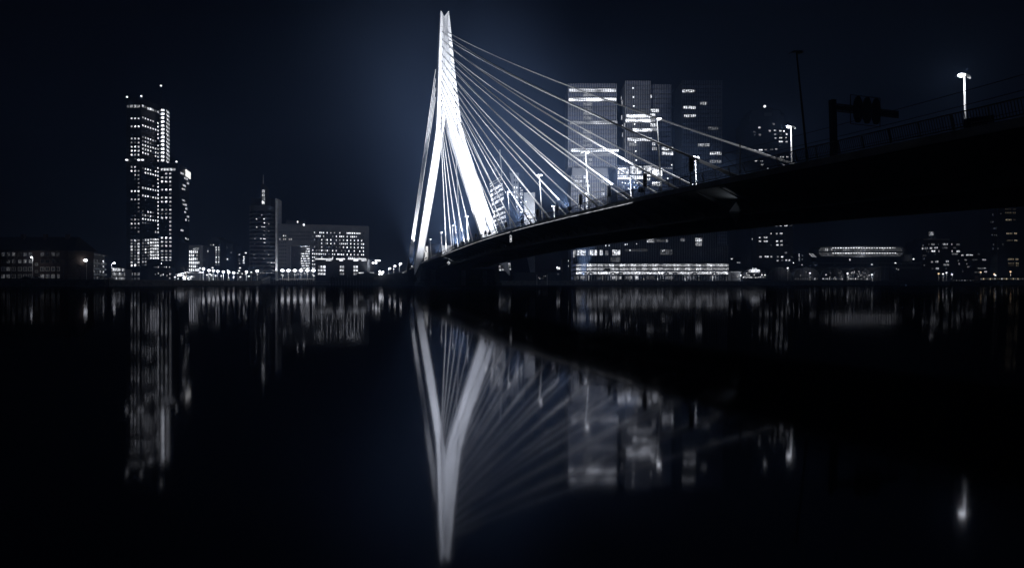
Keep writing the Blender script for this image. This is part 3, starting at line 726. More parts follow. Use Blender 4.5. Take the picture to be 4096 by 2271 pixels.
# lower annexe
A3, B3, C3 = xy(641, 488), xy(715, 488), xy(757, 520)
block(r, 'annexe', [A3, B3, C3, (C3[0]-14, 528), (A3[0], 496)], GROUND, ztop(652, 488), M['facade2'])
f5, f6 = Face(r, A3, B3), Face(r, B3, C3)
AN = ['.++', '+++', '##+', '..-', '+##', '..-', '+#+', '+#+', '..-', '+-+', '---', '+#+', '..+', '..+', '..+', '..-', '###', '+++', '+++']
f5.grid(648.6, 694.5, 681.5, 694.5+16.05*18, AN, .56, .5)
for px in (649, 661, 673, 685, 697): f5.win(px-6, px+6, 678, 11, '+', .9)
for j in range(4):
    for px in (648.6, 665, 681.5): f5.win(px-5, px+5, 1004+j*13, 8, '+-+#'[j], .8)
for j in range(19):
    on = g_.random() < .62; s0 = g_.randrange(10)
    for i in range(12):
        px = 718 + i*3.25; y = 690+j*15.3 + (i*1.35)*(1-j/30)
        c = '#' if (on and s0 <= i < s0+g_.randrange(2, 6)) else '.'
        if c == '#' or (i+j) % 2 == 0: f6.win(px, px+1.9, y, 9.5, c, .9, mull=False)
# podium hood, antenna, roof beacons, roof sign
hood = simple('entrance_pavilion', 'plain grey hood with a dark slot, standing before the foot of the tall tower', 590, 703, 1044, 455, 12, M['facade'])
hr, hf = hood
hf.slab(610, 1058, 684, 1077, M['black'], 'slot', 0, .12)
for px, c in ((617, '~'), (625, '-'), (634, '+'), (648, '~'), (658, '-'), (666, '#'), (679, '+')): hf.put(window_mesh(lit(c, .8), 'frame', False), hf.uz(px, 1068)[0], hf.uz(px, 1068)[1], .9, 1.2, out=.125)
hf.put(window_mesh(lit('X', .8), 'frame', False), *hf.uz(646, 1054), .8, .8, name='wall_lamp')
for px, y, c in ((622, 1097, '-'), (634, 1092, '+'), (644, 1101, '+'), (652, 1098, '#'), (668, 1102, '-'), (681, 1096, '#'), (680, 1112, '+')): hf.win(px-3, px+3, y, 8, c, .7)
b = MB(); p0 = at(644, 402, 505); p1 = at(644, 345, 505); b.tube([p0, p1], [.5, .25], 6); b.build('antenna', M['black'], r)
for nm_, px, py, Y in (('beacon', 644, 343.5, 504), ('beacon', 508, 388.5, 481), ('beacon', 565, 385, 482), ('beacon', 706, 647, 489)):
    p = at(px, py, Y); b = MB(); b.ball(p, .75, seg=8, ring=5); b.build(nm_, LAMPDIM, r)
for px in (507, 555, 570): 
    p = at(px, 640, 479); b = MB(); b.ball(p, 1.3, .8, .7, seg=8, ring=5); b.build('wall_flood', LAMPDIM, r)
u0, z0 = f6.uz(742, 690); b = MB()
P = lambda u, z, o=0.0: f6.P(u, z, .3+o)
n = 8
ua, ub = f6.uz(740.5, 690)[0], f6.uz(758.5, 690)[0]
b.hexa([P(ua, z0-3.4), P(ub, z0-3.4), P(ub, z0-3.4, .5), P(ua, z0-3.4, .5), P(ua, z0+2.4), P(ub, z0+2.4), P(ub, z0+2.4, .5), P(ua, z0+2.4, .5)]); b.build('roof_sign', glow('glaring_sign', (1, .98, .95), 1.3, .35, 5), r)
lightobj('POINT', 'sign_glow', P((ua+ub)/2, z0, 4), 2500, r, size=1.5)

# pale office block with an illuminated word
r, f = simple('office_block', 'pale six storey office block with bright windows and a small lit word on its wall', 755, 800, 983, 428, 12, M['grey'])
f.grid(759, 1006.6, 795.6, 1079.6, ['#####.', '###.+.', '####+.', '######', '####-.', '######'], .62, .74, gain=1.1, mull=False)
uz_ = f.uz(784, 996.5); textobj('ACT', 2.2, glow('lit_letters', COOL, .8), r, f.P(uz_[0], uz_[1], .12), (math.pi/2, 0, 0))
r, f = simple('office_block', 'dark windowless block joining the pale office block', 800.5, 832, 987, 432, 10, M['facade2'])
for px, y, c in ((815, 1040, '~'), (819, 1040, '~'), (832, 1005, '+'), (812, 1068, '-')): f.win(px-2.5, px+2.5, y, 8, c)
# stepped dark tower and low dark block
r, f = simple('residential_tower', 'dark stepped residential tower with four columns of small lit windows above the quay lamps', 832, 884, 962, 520, 18, M['facade2'])
b = MB(); zt = ztop(962, 520); p0, p1 = xy(838, 520.5)[0], xy(879, 520.5)[0]
b.hexa([(p0,521,zt),(p1,521,zt),(p1,536,zt),(p0,536,zt),(p0+2.5,522,zt+3.4),(p1-3,522,zt+3.4),(p1-3,535,zt+3.4),(p0+2.5,535,zt+3.4)]); b.build('roof_cap', M['facade2'], r)
f.grid(843.4, 979.5, 875.3, 1058, ['-+..', '-###', '####', '.#+-', '..--', '.###', '..++', '.###', '..--'], .5, .6)
for y in (1038, 1049, 1055, 1073): f.win(837, 842, y, 5, '+')
r, f = simple('residential_tower', 'lower dark stepped wing beside the four columned tower', 884.5, 933, 978, 530, 16, M['facade2'])
b = MB(); zt = ztop(978, 530); b.box(xy(886, 530)[0], xy(908, 530)[0], 532, 544, zt, zt+3.2); b.build('roof_step', M['facade2'], r)
for px, y, c in ((889, 972, '-'), (888, 1010, '+'), (897, 983, '~'), (897, 1003, '-'), (910, 1036, '#'), (925, 1010, '-'), (909, 990, '~'), (926, 990, '~')): f.win(px-2.4, px+2.4, y, 6, c)
r, f = simple('low_block', 'low black block with a few short lit windows before the round tower', 947, 996, 1007, 500, 14, M['facade2'])
for px, y, w, c in ((958, 1018.5, 6, '#'), (983, 1011.5, 8, 'X'), (976, 1027, 8, '#'), (976, 1035, 7, '#'), (975, 1042.5, 7, '#'), (975, 1051, 8, '#'), (958, 1043, 7, '-'), (958, 1035, 6, '~'), (976, 1059, 8, '~'), (959, 1054, 3, '+'), (940, 1058, 3, '-')):
    if px > 948: f.win(px-w/2, px+w/2, y, 4, c)

# round office tower with its spire and bright fin
Y = 445.0; cx_, cy_ = xy(1054, Y)[0], Y; R = 51/F*Y
r = empty('round_tower', (cx_, cy_, GROUND), 'round banded office tower with a lit spire and a bright vertical fin down its side', 'tower')
ztp = ztop(824, Y-R*.5)
cyl(r, 'drum', (cx_, cy_), R-.5, GROUND, ztp-1, M['glass'])
pitch = 15.8/F*(Y-R*.6)
spm = mat('spandrel_band', (0.06, 0.063, 0.07), .5)
nb = int((ztp-GROUND-2)/pitch)
for k in range(nb+1):
    z = ztp-k*pitch; cyl(r, 'spandrel_band', (cx_, cy_), R, z-pitch*.34 if k else z-3.0, z, spm)
def drum_win(px, py, wpx, hpx, c):
    dx = (px-CX)/F; a = dx*dx+1; bq = -2*(dx*cx_+cy_); cc = cx_**2+cy_**2-(R-.42)**2
    ds = bq*bq-4*a*cc
    if ds < 0: return
    t = (-bq-math.sqrt(ds))/(2*a); p = Vector((dx*t, t, CAMH-(py-HZ)/F*t)); nv = Vector((p.x-cx_, p.y-cy_, 0)).normalized()
    o = link('window', window_mesh(lit(c, 1.3), 'frame'), r); o.location = p-wloc(r)
    o.rotation_euler = (0, 0, math.atan2(nv.x, -nv.y)); o.scale = (wpx/F*t/max(.35, abs(nv.y)), 1.0, hpx/F*t)
for zx, zy, w, c in ((137,582,8,'#'),(228,582,16,'#'),(200,535,6,'+'),(230,628,16,'#'),(283,641,5,'+'),(140,680,14,'+'),(203,673,10,'#'),(230,675,18,'+'),(230,720,16,'-'),(282,728,4,'+'),(120,768,10,'-'),(225,775,12,'-'),(85,815,14,'-'),(120,812,14,'+'),(190,812,16,'#'),(230,815,26,'#'),(170,855,20,'+'),(230,860,18,'#'),(115,880,8,'-'),(85,855,8,'-'),(230,905,12,'+'),(120,958,6,'~'),(232,955,10,'-'),(108,1000,36,'+'),(215,998,22,'+'),(278,1003,12,'#'),(365,995,8,'-'),(122,1048,10,'+'),(228,1050,14,'+'),(80,1048,6,'-'),(125,1092,16,'+'),(230,1092,16,'+'),(275,1095,30,'#'),(325,1098,34,'#'),(85,1090,10,'-'),(228,1142,18,'-'),(325,1143,18,'+'),(122,1142,6,'~'),(235,1190,16,'-'),(350,1192,40,'+'),(145,1190,14,'#'),(100,510,5,'-'),(140,455,8,'~')):
    drum_win(980+zx/2.975, 680+zy/2.975, w/2.975, 5.2, c)
for i in range(24): drum_win(1010+i*3.6, 1093.5, 2.2, 5.5, '+#-+'[i % 4])
b = MB(); b.box(cx_-R*.72, cx_+R*.78, Y-R*.55, Y+R*.5, ztp, ztop(795, Y)); b.build('roof_house', M['facade2'], r)
xl, xr = xy(1046.5, Y-6)[0], xy(1067, Y-6)[0]
b = MB(); b.hexa([(xl,Y-8,ztp-.5),(xr,Y-8,ztp-.5),(xr,Y-2,ztp-.5),(xl,Y-2,ztp-.5),(xl+.3,Y-7.5,ztop(742,Y)),(xl+2,Y-7.5,ztop(742,Y)),(xr-.2,Y-2,ztop(757,Y)),(xl+.3,Y-2,ztop(742,Y))]); b.build('spire_base', M['facade2'], r)
b = MB(); b.tube([at(1053, 742, Y-5), at(1053, 699, Y-5)], [.35, .18], 6); b.build('mast', M['post'], r)
sf = Face(r, (xl, Y-8.02), (xr, Y-8.02))
for j in range(4): sf.win(1047.5, 1058.5, 765+j*15.2, 14, '++-#'[j], .9); sf.win(1055, 1059.5, 766+j*15, 13, '#', 1.2, mull=False)
x0, x1 = xy(1103.5, Y-4)[0], xy(1112, Y-4)[0]
b = MB(); b.hexa([(x0,Y-5,GROUND),(x1,Y-5,GROUND),(x1,Y+3,GROUND),(x0,Y+3,GROUND),(x0,Y-5,ztop(796,Y)),(x1,Y-5,ztop(803,Y)),(x1,Y+3,ztop(803,Y)),(x0,Y+3,ztop(796,Y))]); b.build('fin', M['plaster'], r)
lightobj('SPOT', 'fin_light', (x0+.6, Y-8.5, GROUND+.8), 26000, r, ((x0+x1)/2, Y-5, 45), 50, .8, .2)

# long slab of courts with a gate opening
A, B = xy(1111, 436), xy(1476, 458)
r = empty('office_slab', ((A[0]+B[0])/2, 447, GROUND), 'long pale slab of offices with a big gate opening and a field of small lit windows', 'building')
f = Face(r, A, B); nb_ = -f.n; dep = 16
def seg(x0, x1, y0, y1, name='wall', m='grey'):
    u0, _ = f.uz(x0, 1000); u1, _ = f.uz(x1, 1000); za = f.uz((x0+x1)/2, y0)[1]; zb = GROUND if y1 is None else f.uz((x0+x1)/2, y1)[1]
    q = [f.P(u0, 0, 0), f.P(u1, 0, 0), f.P(u1, 0, -dep), f.P(u0, 0, -dep)]
    b = MB(); b.prism([(p.x, p.y) for p in q], zb, za); return b.build(name, M[m], r)
zc = f.uz(1293, 901)[1]
seg(1111, 1161.4, 895.6, None); seg(1161.5, 1239.4, 897.2, 982, 'bridge_storeys'); seg(1239.5, 1476, 901, None)
b = MB(); u0, u1 = f.uz(1163, 1000)[0], f.uz(1238, 1000)[0]
q = [f.P(u0, 0, -dep-.2), f.P(u1, 0, -dep-.2), f.P(u1, 0, -dep-1.5), f.P(u0, 0, -dep-1.5)]; b.prism([(p.x, p.y) for p in q], GROUND, f.uz(1200, 970)[1]); b.build('gate_back', M['facade2'], r)
gf = Face(r, tuple(f.P(u0, 0, -dep-.15))[:2], tuple(f.P(u1, 0, -dep-.15))[:2])
for j in range(10):
    y = 986+j*9.6
    for i in range(9): gf.win(1203.5+i*3.9, 1207+i*3.9, y, 5.2, ('#' if (i*7+j*5) % 4 else '-') if j > 2 or i > 4 else ('#' if j == 0 else '~'), .9, mull=False)
for px, y in ((1171, 1035), (1178, 1020), (1196, 1012), (1197, 1050)): gf.win(px-1.5, px+1.5, y, 7, '~', mull=False)
q = [f.P(f.uz(1143.5, 1000)[0], 0, -5), f.P(f.uz(1222, 1000)[0], 0, -5), f.P(f.uz(1222, 1000)[0], 0, -14), f.P(f.uz(1143.5, 1000)[0], 0, -14)]
b = MB(); b.prism([(p.x, p.y) for p in q], f.uz(1180, 896)[1], f.uz(1180, 879)[1]); b.build('penthouse', M['facade2'], r)
b = MB(); p = at(1215.5, 899, 438); b.ball(p, .8, seg=8, ring=5); b.build('roof_lamp', LAMPDIM, r); p = at(1190.5, 887.5, 441); b = MB(); b.ball(p, .5, .4, .8, seg=8, ring=5); b.build('roof_lamp', LAMPDIM, r)
for px, py in ((1450, 878), (1312, 892), (1325, 891)):
    b = MB(); b.tube([at(px, 907, 455), at(px, py, 455)], .12, 5); b.build('roof_mast', M['black'], r)
nwin = 0
def cw(zx, zy, c, w=12, h=19):
    f.win(980+(zx-w/2)/2.975, 980+(zx+w/2)/2.975, 680+zy/2.975, h/2.975, c, 1.0, mull=False)
ROW = {743: '825+ 890# 912# 934# 975# 1020+ 1063+ 1127+ 1215# 1235# 1257# 1280# 1300# 1322# 1345# 1367#', 785: '805- 850# 870# 890# 936+ 1047- 1085# 1130# 1150# 1172# 1215# 1260# 1282# 1303# 1325#',
       828: '823- 913# 955- 980# 1022# 1085+ 1127+ 1172# 1215# 1258# 1300# 1342# 1388#', 870: '915# 955- 978+ 1022# 1063+ 1127+ 1150# 1172# 1195# 1217# 1258# 1303# 1343# 1388# 1410#',
       912: '823- 915+ 998- 1083- 1127- 1172# 1215# 1258+ 1303# 1345# 1388# 1410#', 955: '807# 850- 870- 893- 915# 937- 958- 983# 1000- 1045# 1088# 1150- 1195- 1240# 1303# 1367# 1410#',
       997: '807# 828# 850# 870# 892# 912# 935# 958# 1000- 1047# 1068# 1110# 1132# 1152# 1175# 1215# 1260# 1303# 1347# 1388# 1410#', 1038: '807# 828# 850- 915# 1000- 1047# 1240# 1260# 1282# 1303# 1345# 1367#'}
for y, s in ROW.items():
    taken = {}
    for t in s.split(): taken[round((int(t[:-1])-806)/21.55)] = t[-1]
    for i in range(29):
        yy = y + i*.42
        c = taken.get(i, '.' if (i*5+y) % 3 else None)
        if c: cw(806+i*21.55, yy, c)
for y in (1080, 1122, 1163): cw(807, y, '#'); cw(829, y, '-' if y < 1100 else '+')
for y in (740, 782, 823):
    for i in range(17): cw(415+i*22.5, y, '+' if (y == 823 and i in (0, 2, 3, 5, 6)) or (y == 782 and i in (2, 3)) else '.')
for y in (863, 905, 948, 990, 1033, 1075, 1118, 1160):
    for i in range(4): cw(413+i*23.5, y, '.', 14, 22)
# glazed canopy with six lamps before the slab
r, f = simple('glass_canopy', 'low sloping glass canopy with six bright lamps before the gate opening', 1112, 1262, 1082, 425, 8, M['glass'])
for i in range(22): 
    px = 1116+i*6.6; f.slab(px, 1083, px+1.2, 1101, M['fin'], 'glazing_bar', 0, .3)
for px, y, c in ((1127, 1099, '+'), (1133, 1101, '#'), (1155, 1098, '-'), (1190, 1095, '-'), (1195, 1097, '+'), (1217, 1092, '+'), (1219, 1097, '-'), (1230, 1096, '+'), (1252, 1099, '#'), (1256, 1103, '#'), (1184, 1099, '-'), (1206, 1100, '-')): f.put(window_mesh(lit(c, .8), 'frame', False), *f.uz(px, y), 1.1, 1.0, out=.05)
for i, px in enumerate((1129.6, 1153.8, 1179.3, 1204, 1229.4, 1254)):
    street_lamp(px, 1081.5, 421, ['canopy lamp nearest the round tower, in the row before the gate', 'second canopy lamp from the round tower', 'canopy lamp before the left side of the gate opening', 'canopy lamp before the right side of the gate opening', 'canopy lamp before the lit inner wing', 'canopy lamp nearest the flat roofed pavilion'][i], 2500, r=1.25, group='lamps along the glass canopy')
lightobj('POINT', 'gate_light', at(1222, 985, 446), 3000, None, size=1)
# flat roofed pavilion with a lit soffit
r, f = simple('pavilion', 'dark flat roofed pavilion with a glowing white roof soffit and stacked windows', 1265, 1470, 1040, 405, 18, M['facade'])
f.slab(1264.5, 1032.5, 1473, 1036, M['facade2'], 'roof_plate', 0, 4)
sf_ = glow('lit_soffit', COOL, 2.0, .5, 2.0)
for x0, x1 in ((1268, 1338), (1352, 1385), (1398, 1470)):
    f.slab(x0, 1034.5, x1, 1038.6, sf_, 'soffit_light', 3.2, 4.1)
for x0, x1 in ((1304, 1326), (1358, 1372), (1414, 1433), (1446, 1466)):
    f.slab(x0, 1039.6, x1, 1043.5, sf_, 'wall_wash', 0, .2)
for y, rows in ((1067, 11), (1081, 10), (1095, 9)):
    for px, c in ((1276, '+'), (1286.5, '#'), (1298, '#')): f.win(px-4.6, px+4.6, y, rows, c if y > 1070 or px > 1280 else '~', 1.0)
    for px in (1363, 1372.5): f.win(px-4.2, px+4.2, y, rows, '+' if y < 1090 else '-', 1.2)
    for px in (1418, 1427.5): f.win(px-4.2, px+4.2, y, rows, '+' if y < 1090 else '-', 1.2)
lightobj('SPOT', 'corner_light', at(1478, 1094, 400), 5000, r, at(1474, 1060, 405), 70, .8, .2)

# quay lamps before the dark towers
ql = [(814, 1075.5, 'largest quay lamp at the top of the sloping row by the pale office block'), (836, 1081, 'second quay lamp of the sloping row'), (854, 1082.5, 'third quay lamp of the sloping row'), (871, 1085, 'fourth quay lamp of the sloping row'),
      (893.5, 1087, 'fifth quay lamp of the sloping row'), (915, 1088.5, 'sixth quay lamp of the sloping row'), (934.5, 1091, 'seventh quay lamp of the sloping row'), (986, 1087, 'quay lamp before the low black block'), (1029, 1083.5, 'bright quay lamp at the foot of the round tower')]
for px, py, lb in ql: street_lamp(px, py, 412, lb, 1500, r=.95, group='bright lamps along the quay before the dark towers')
small = [(800.5, 1072, 'small white lamp at the corner of the pale office block'), (801, 1088, 'small lamp under the corner of the pale office block'), (811, 1089, 'small lamp under the largest quay lamp'), (828, 1099.5, 'small globe lamp below the second quay lamp'), (840, 1096, 'tiny globe lamp above the promenade'), (846, 1100.5, 'low globe lamp below the third quay lamp'), (862, 1102, 'low globe lamp below the fourth quay lamp'),
         (885.5, 1103, 'low globe lamp below the fifth quay lamp'), (934, 1109, 'broad low globe lamp on the waterline below the seventh quay lamp'), (951, 1092, 'globe lamp left of the slim trees'), (956, 1083, 'raised globe lamp among the small trees'), (968, 1094, 'globe lamp below the low black block'), (983.5, 1096.5, 'globe lamp before the low black block'), (1005, 1088.5, 'globe lamp left of the round tower base'), (960, 1071.5, 'single high lamp left of the low black block'),
         (961, 1107.5, 'globe lamp reflected at the waterline'), (995, 1104.5, 'globe lamp at the edge of the promenade'), (850, 1071, 'tiny high lamp behind the fourth quay lamp'), (911, 1081, 'tiny lamp between the fifth and sixth quay lamps'), (700, 1108, 'dim globe lamp on the promenade before the tall tower'), (712, 1103, 'small lamp before the white canopy')]
for px, py, lb in small: street_lamp(px, py, 404, lb, 0, LAMPDIM, r=.6, group='small globe lamps along the far promenade')
for i, px in enumerate((575, 592, 609, 625, 641, 655)):
    street_lamp(px, 1122.5, 399.5, ['first','second','third','fourth','fifth','last'][i]+' faint globe light from the left on the quay edge below the tall tower', 0, glow('faint_globe', COOL, .2) if i == 0 else bpy.data.materials['faint_globe'], r=.7, group='faint globe lights on the quay edge', z0=2.0)
# white curved canopy roof with a colonnade
r = empty('ferry_shelter', at(765, 1120, 408), 'white curved canopy roof on thin posts beside the pale office block', 'shelter')
b = MB(); pts = [at(712+i*7.6, 1099.5-9*math.sin(min(1, i/7.0)*math.pi/2)+max(0, i-7)*.25, 408) for i in range(13)]
b.loft([[p+Vector((0,-4,0)), p+Vector((0,4,0)), p+Vector((0,4,.35)), p+Vector((0,-4,.35))] for p in pts]); b.build('canopy', M['plaster'], r)
for i in range(11):
    p = at(731+i*3.4, 1105, 406); b = MB(); b.tube([(p.x, 406, GROUND), (p.x, 406, p.z)], .12, 5); b.build('post', M['post'], r)
for px in (762, 768, 775): 
    b = MB(); p = at(px, 1106.5, 410); b.box(p.x-.4, p.x+.4, 410, 410.2, p.z-.5, p.z+.5); b.build('lit_panel', lit('+', .8), r)
b = MB(); p = at(722, 1099, 405); b.ball(p, 2.4, 1, 1.0, seg=10, ring=5); b.build('lit_fascia', lit('#', .9), r)
lightobj('POINT', 'shelter_light', at(740, 1103, 403), 4000, r, size=.5)
# sloping gangway and landing stage
r = empty('landing_stage', at(1100, 1122, 396), 'pale landing stage with a railed gangway before the round tower', 'pontoon')
b = MB(); p0, p1 = at(1050, 1120, 396), at(1330, 1120, 396); b.box(p0.x, p1.x, 390, 397.8, .15, 1.0); b.build('pontoon', M['concrete'], r)
b = MB(); p0, p1 = at(1048, 1121, 394), at(1082, 1107.5, 394); b.bar(p0, p1, 1.6, .25); b.build('gangway', M['post'], r)
for i in range(18):
    t = i/17; q = p0.lerp(p1, t); b = MB(); b.tube([(q.x, 393.2, 1.0), (q.x, 393.2, q.z+.9)], .07, 4); b.build('baluster', M['post'], r)
b = MB(); q0, q1 = at(1095, 1115.5, 391), at(1260, 1115.5, 391); b.bar((q0.x, 391, q0.z), (q1.x, 391, q1.z), .5, .5); b.build('lit_parapet', lit('-', .5), r)
for i in range(20):
    q = q0.lerp(q1, i/19); b = MB(); b.tube([(q.x, 391, 1.0), (q.x, 391, q.z)], .07, 4); b.build('stanchion', M['post'], r)
# bare trees in front of the dark blocks
def bare_tree(px, Y, h, seed, label):
    g = random.Random(seed); base = Vector((*xy(px, Y), GROUND)); r = empty('bare_tree', base, label, 'tree', 'bare trees on the far quays')
    tr = MB(); cr = MB()
    top = base+Vector((g.uniform(-.3,.3), g.uniform(-.3,.3), h*.4)); tr.tube([base, base.lerp(top, .5), top], [.3, .24, .2], 7)
    def grow(p, d, L, rad, lev):
        q = p+d*L; cr.tube([p, p.lerp(q, .5)+Vector((g.uniform(-.1,.1)*L, g.uniform(-.1,.1)*L, .04*L)), q], [rad, rad*.8, rad*.6], 4 if lev else 5, cap=False)
        if lev == 0: return
        for k in range(3 if lev > 1 else 4):
            a = g.uniform(0, 6.28); s = g.uniform(.45, .9)
            nd = (d + Vector((math.cos(a)*s, math.sin(a)*s, g.uniform(-.1,.5)))).normalized(); grow(p.lerp(q, g.uniform(.6, 1)), nd, L*g.uniform(.6,.78), rad*.55, lev-1)
    for k in range(4):
        a = k*1.57+g.uniform(-.4,.4); grow(top, Vector((math.cos(a)*.6, math.sin(a)*.6, 1)).normalized(), h*.26, .15, 3)
    tr.build('trunk', M['bark'], r, smooth=True); cr.build('crown', M['bark'], r)
for px, Y, h, lb in ((44, 254, 14, 'bare tree covering the first windows of the brick block'), (226, 254, 15, 'bare tree before the right windows of the brick block'), (252, 255, 13, 'bare tree at the right end of the brick block'), (745, 405, 12, 'bare tree between the tall tower and the pale office block'),
                     (680, 407, 9, 'small bare tree before the plain grey hood'), (648, 408, 8, 'small bare tree left of the plain grey hood centre'), (958, 403, 7, 'small tree before the low black block'), (977, 403, 7, 'slim tree under the short lit windows of the low black block'), (322, 262, 8, 'small bare tree before the modern flats')):
    bare_tree(px, Y, h, int(px*7), lb)
# parked cars on the far quays
def car(px, Y, label, m, z=GROUND, group='cars parked along the far quays', L=4.4):
    x = xy(px, Y)[0]; r = empty('parked_car', (x, Y, z), label, 'car', group)
    prof = [(-.5,.35),(-.5,.75),(-.33,.85),(-.18,1.4),(.2,1.42),(.36,.92),(.49,.8),(.5,.35)]
    b = MB(); b.loft([[Vector((x+L*a, Y+s*.85, z+h)) for a, h in prof] for s in (-1, 1)]); b.build('body', m, r)
    for a in (-.3, .3):
        for s in (-1, 1):
            b = MB(); b.tube([(x+L*a, Y+s*.75, z+.32), (x+L*a, Y+s*.95, z+.32)], .32, 10); b.build('wheel', M['black'], r)
    b = MB(); b.hexa([(x-L*.17,Y-.87,z+.9),(x+L*.3,Y-.87,z+.92),(x+L*.3,Y-.852,z+.92),(x-L*.17,Y-.852,z+.9),(x-L*.13,Y-.87,z+1.33),(x+L*.18,Y-.87,z+1.34),(x+L*.18,Y-.852,z+1.34),(x-L*.13,Y-.852,z+1.33)]); b.build('side_window', M['glass'], r)
    return r
grey = mat('grey_car_paint', (.2, .2, .21), .35); pale = mat('pale_car_paint', (.5, .5, .52), .35)
car(150, 253.6, 'pale parked car in front of the brick block entrance', pale); car(434, 300, 'pale car parked beside the glass shop', pale); car(108, 254.4, 'dark parked car left of the brick block entrance', M['black'])

# bridge landing: dark mooring stage, dolphins and approach ramp at the foot of the back stays
r = empty('mooring_stage', at(1420, 1130, 372), 'black timber mooring stage with tall posts before the flat roofed pavilion', 'jetty')
b = MB(); p0, p1 = at(1325, 1109, 372), at(1500, 1109, 372); b.box(p0.x, p1.x, 370, 376, p0.z-1.6, p0.z); b.build('deck_frame', M['timber'], r)
for i in range(15):
    q = p0.lerp(p1, (i+.5)/15); b = MB(); b.box(q.x-.7, q.x+.7, 369.6, 369.98, -.5, p0.z-.1); b.build('timber_fender', M['timber'], r)
for px, y, w in ((1332, 1104, 1.2), (1380.5, 1072, .45), (1384, 1100, 1.6), (1408, 1092, .6), (1434, 1094, 1.7), (1412, 1104, .5)):
    p = at(px, y, 371); b = MB(); b.box(p.x-w/2, p.x+w/2, 370.2, 370.2+w, p0.z-.1, p.z); b.build('mooring_post', M['timber'], r)
b = MB(); b.bar(at(1384, 1106, 371.5), at(1434, 1103, 371.5), .4, .4); b.bar(at(1434, 1101, 371.5), at(1464, 1107, 371.5), .4, .4); b.build('handrail', M['timber'], r)
r = empty('approach_ramp', at(1560, 1120, 392), 'black raised bascule leaf and ramp where the bridge lands, left of the tie down', 'bridge ramp')
b = MB(); pts = [(1455, 1086), (1516, 1097), (1545, 1099), (1598, 1090), (1622, 1094), (1660, 1076)]
up = [at(px, py, 386) for px, py in pts]
b.loft([[Vector((p.x, 386, -.5)), Vector((p.x, 396, -.5)), Vector((p.x, 396, p.z)), Vector((p.x, 386, p.z))] for p in up]); b.build('ramp_wall', M['darkconc'], r)
for i in range(30):
    q = up[3].lerp(up[4], 0) if False else None
b = MB(); b.bar(at(1543, 1096.5, 385.8), at(1600, 1088, 385.8), .12, .12); b.bar(at(1600, 1088, 385.8), at(1622, 1090, 385.8), .12, .12); b.build('ramp_railing', M['rail'], r)
for px, py, lb in ((1559.5, 1074, 'smallest curved lamp on the approach ramp'), (1580, 1064, 'middle curved lamp on the approach ramp'), (1603, 1054.5, 'curved lamp on the approach ramp just left of the back stays')):
    street_lamp(px, py, 396, lb, 1500, r=.75, group='curved lamps on the approach ramp', side=.9, z0=5)
for px, py, lb in ((1498, 1051.5, 'lower twin headed floodlight mast beside the pavilion'), (1511, 1042, 'taller twin headed floodlight mast beside the pavilion')):
    p = at(px, py, 410); r = empty('floodlight_mast', (p.x, 410, GROUND), lb, 'light mast', 'twin headed masts beside the pavilion')
    b = MB(); b.tube([(p.x, 410, GROUND), (p.x, 410, p.z+3.2)], .14, 6); b.build('mast_pole', M['black'], r)
    b = MB(); b.bar((p.x-1.4, 410, p.z+.3), (p.x+1.4, 410, p.z+.3), .12, .12); b.build('crossarm', M['black'], r)
    for s in (-1, 1):
        b = MB(); b.ball((p.x+s*1.0, 409.8, p.z), .85, .5, .45, seg=10, ring=5); b.build('lamp_head', LAMP, r, smooth=True)
    lightobj('POINT', 'mast_light', (p.x, 408.4, p.z-.3), 2500, r, size=.8)
b = MB(); p = at(1524, 1091.5, 384); r = empty('signal_cluster', (p.x, 384, 5), 'cluster of glaring white signal lamps on the ramp beside the twin masts', 'signal lights')
b.tube([(p.x, 384, 4.5), (p.x, 384, p.z)], .15, 6); b.build('pole', M['black'], r)
for dx, dy, s in ((-5, -6, 1.1), (8, -3.5, 1.0), (0, 1, 1.3), (3, 3.5, 1.1), (-6.5, 5, .8), (-2.5, -2.5, .8)):
    q = at(1524+dx, 1091.5+dy, 383.6); b = MB(); b.ball(q, .62*s, .3, .55*s, seg=8, ring=5); b.build('signal_lamp', LAMP, r)
b = MB(); p = at(1470, 1091, 389); b.box(p.x-6, at(1495, 1091, 389).x, 389, 389.4, p.z-.25, p.z+.25); tag(b.build('light_bar', lit('#', .9)), 'straight white light bar on the ramp edge below the pavilion', 'light bar')
# ------------------------------------------------------------------ buildings behind the bridge
# theatre with a vertical lit sign
r, f = simple('theatre', 'black box shaped theatre behind the near pylon leg with a white vertical sign', 1709, 1755, 978, 405, 20, M['facade2'])
p0, p1 = xy(1699, 404)[0], xy(1711.5, 404)[0]
b = MB(); b.box(p0, p1, 402.6, 404.4, GROUND+2, ztop(985, 403)); sg = b.build('vertical_sign', glow('sign_box_light', (1, 1, 1), 1.5, .15, 1), r)
for i, ch in enumerate('LUXOR'):
    o = textobj(ch, 5.6, M['black'], sg, Vector(((p0+p1)/2, 402.55, ztop(997+i*25.5, 402.6))), (math.pi/2, 0, 0), ext=.02); o.scale = (.62, 1, 1)
r, f = simple('low_building', 'pale low building with panel joints behind the small deck lamps, right of the theatre', 1755.5, 1804, 984, 430, 14, M['plaster'])
for px in (1763, 1779, 1790, 1797): f.slab(px, 985, px+.8, 1040, M['grey'], 'panel_joint', 0, .08)
lightobj('SPOT', 'wall_light', at(1775, 1045, 424), 12000, r, at(1780, 1000, 430), 120, .9, .5)
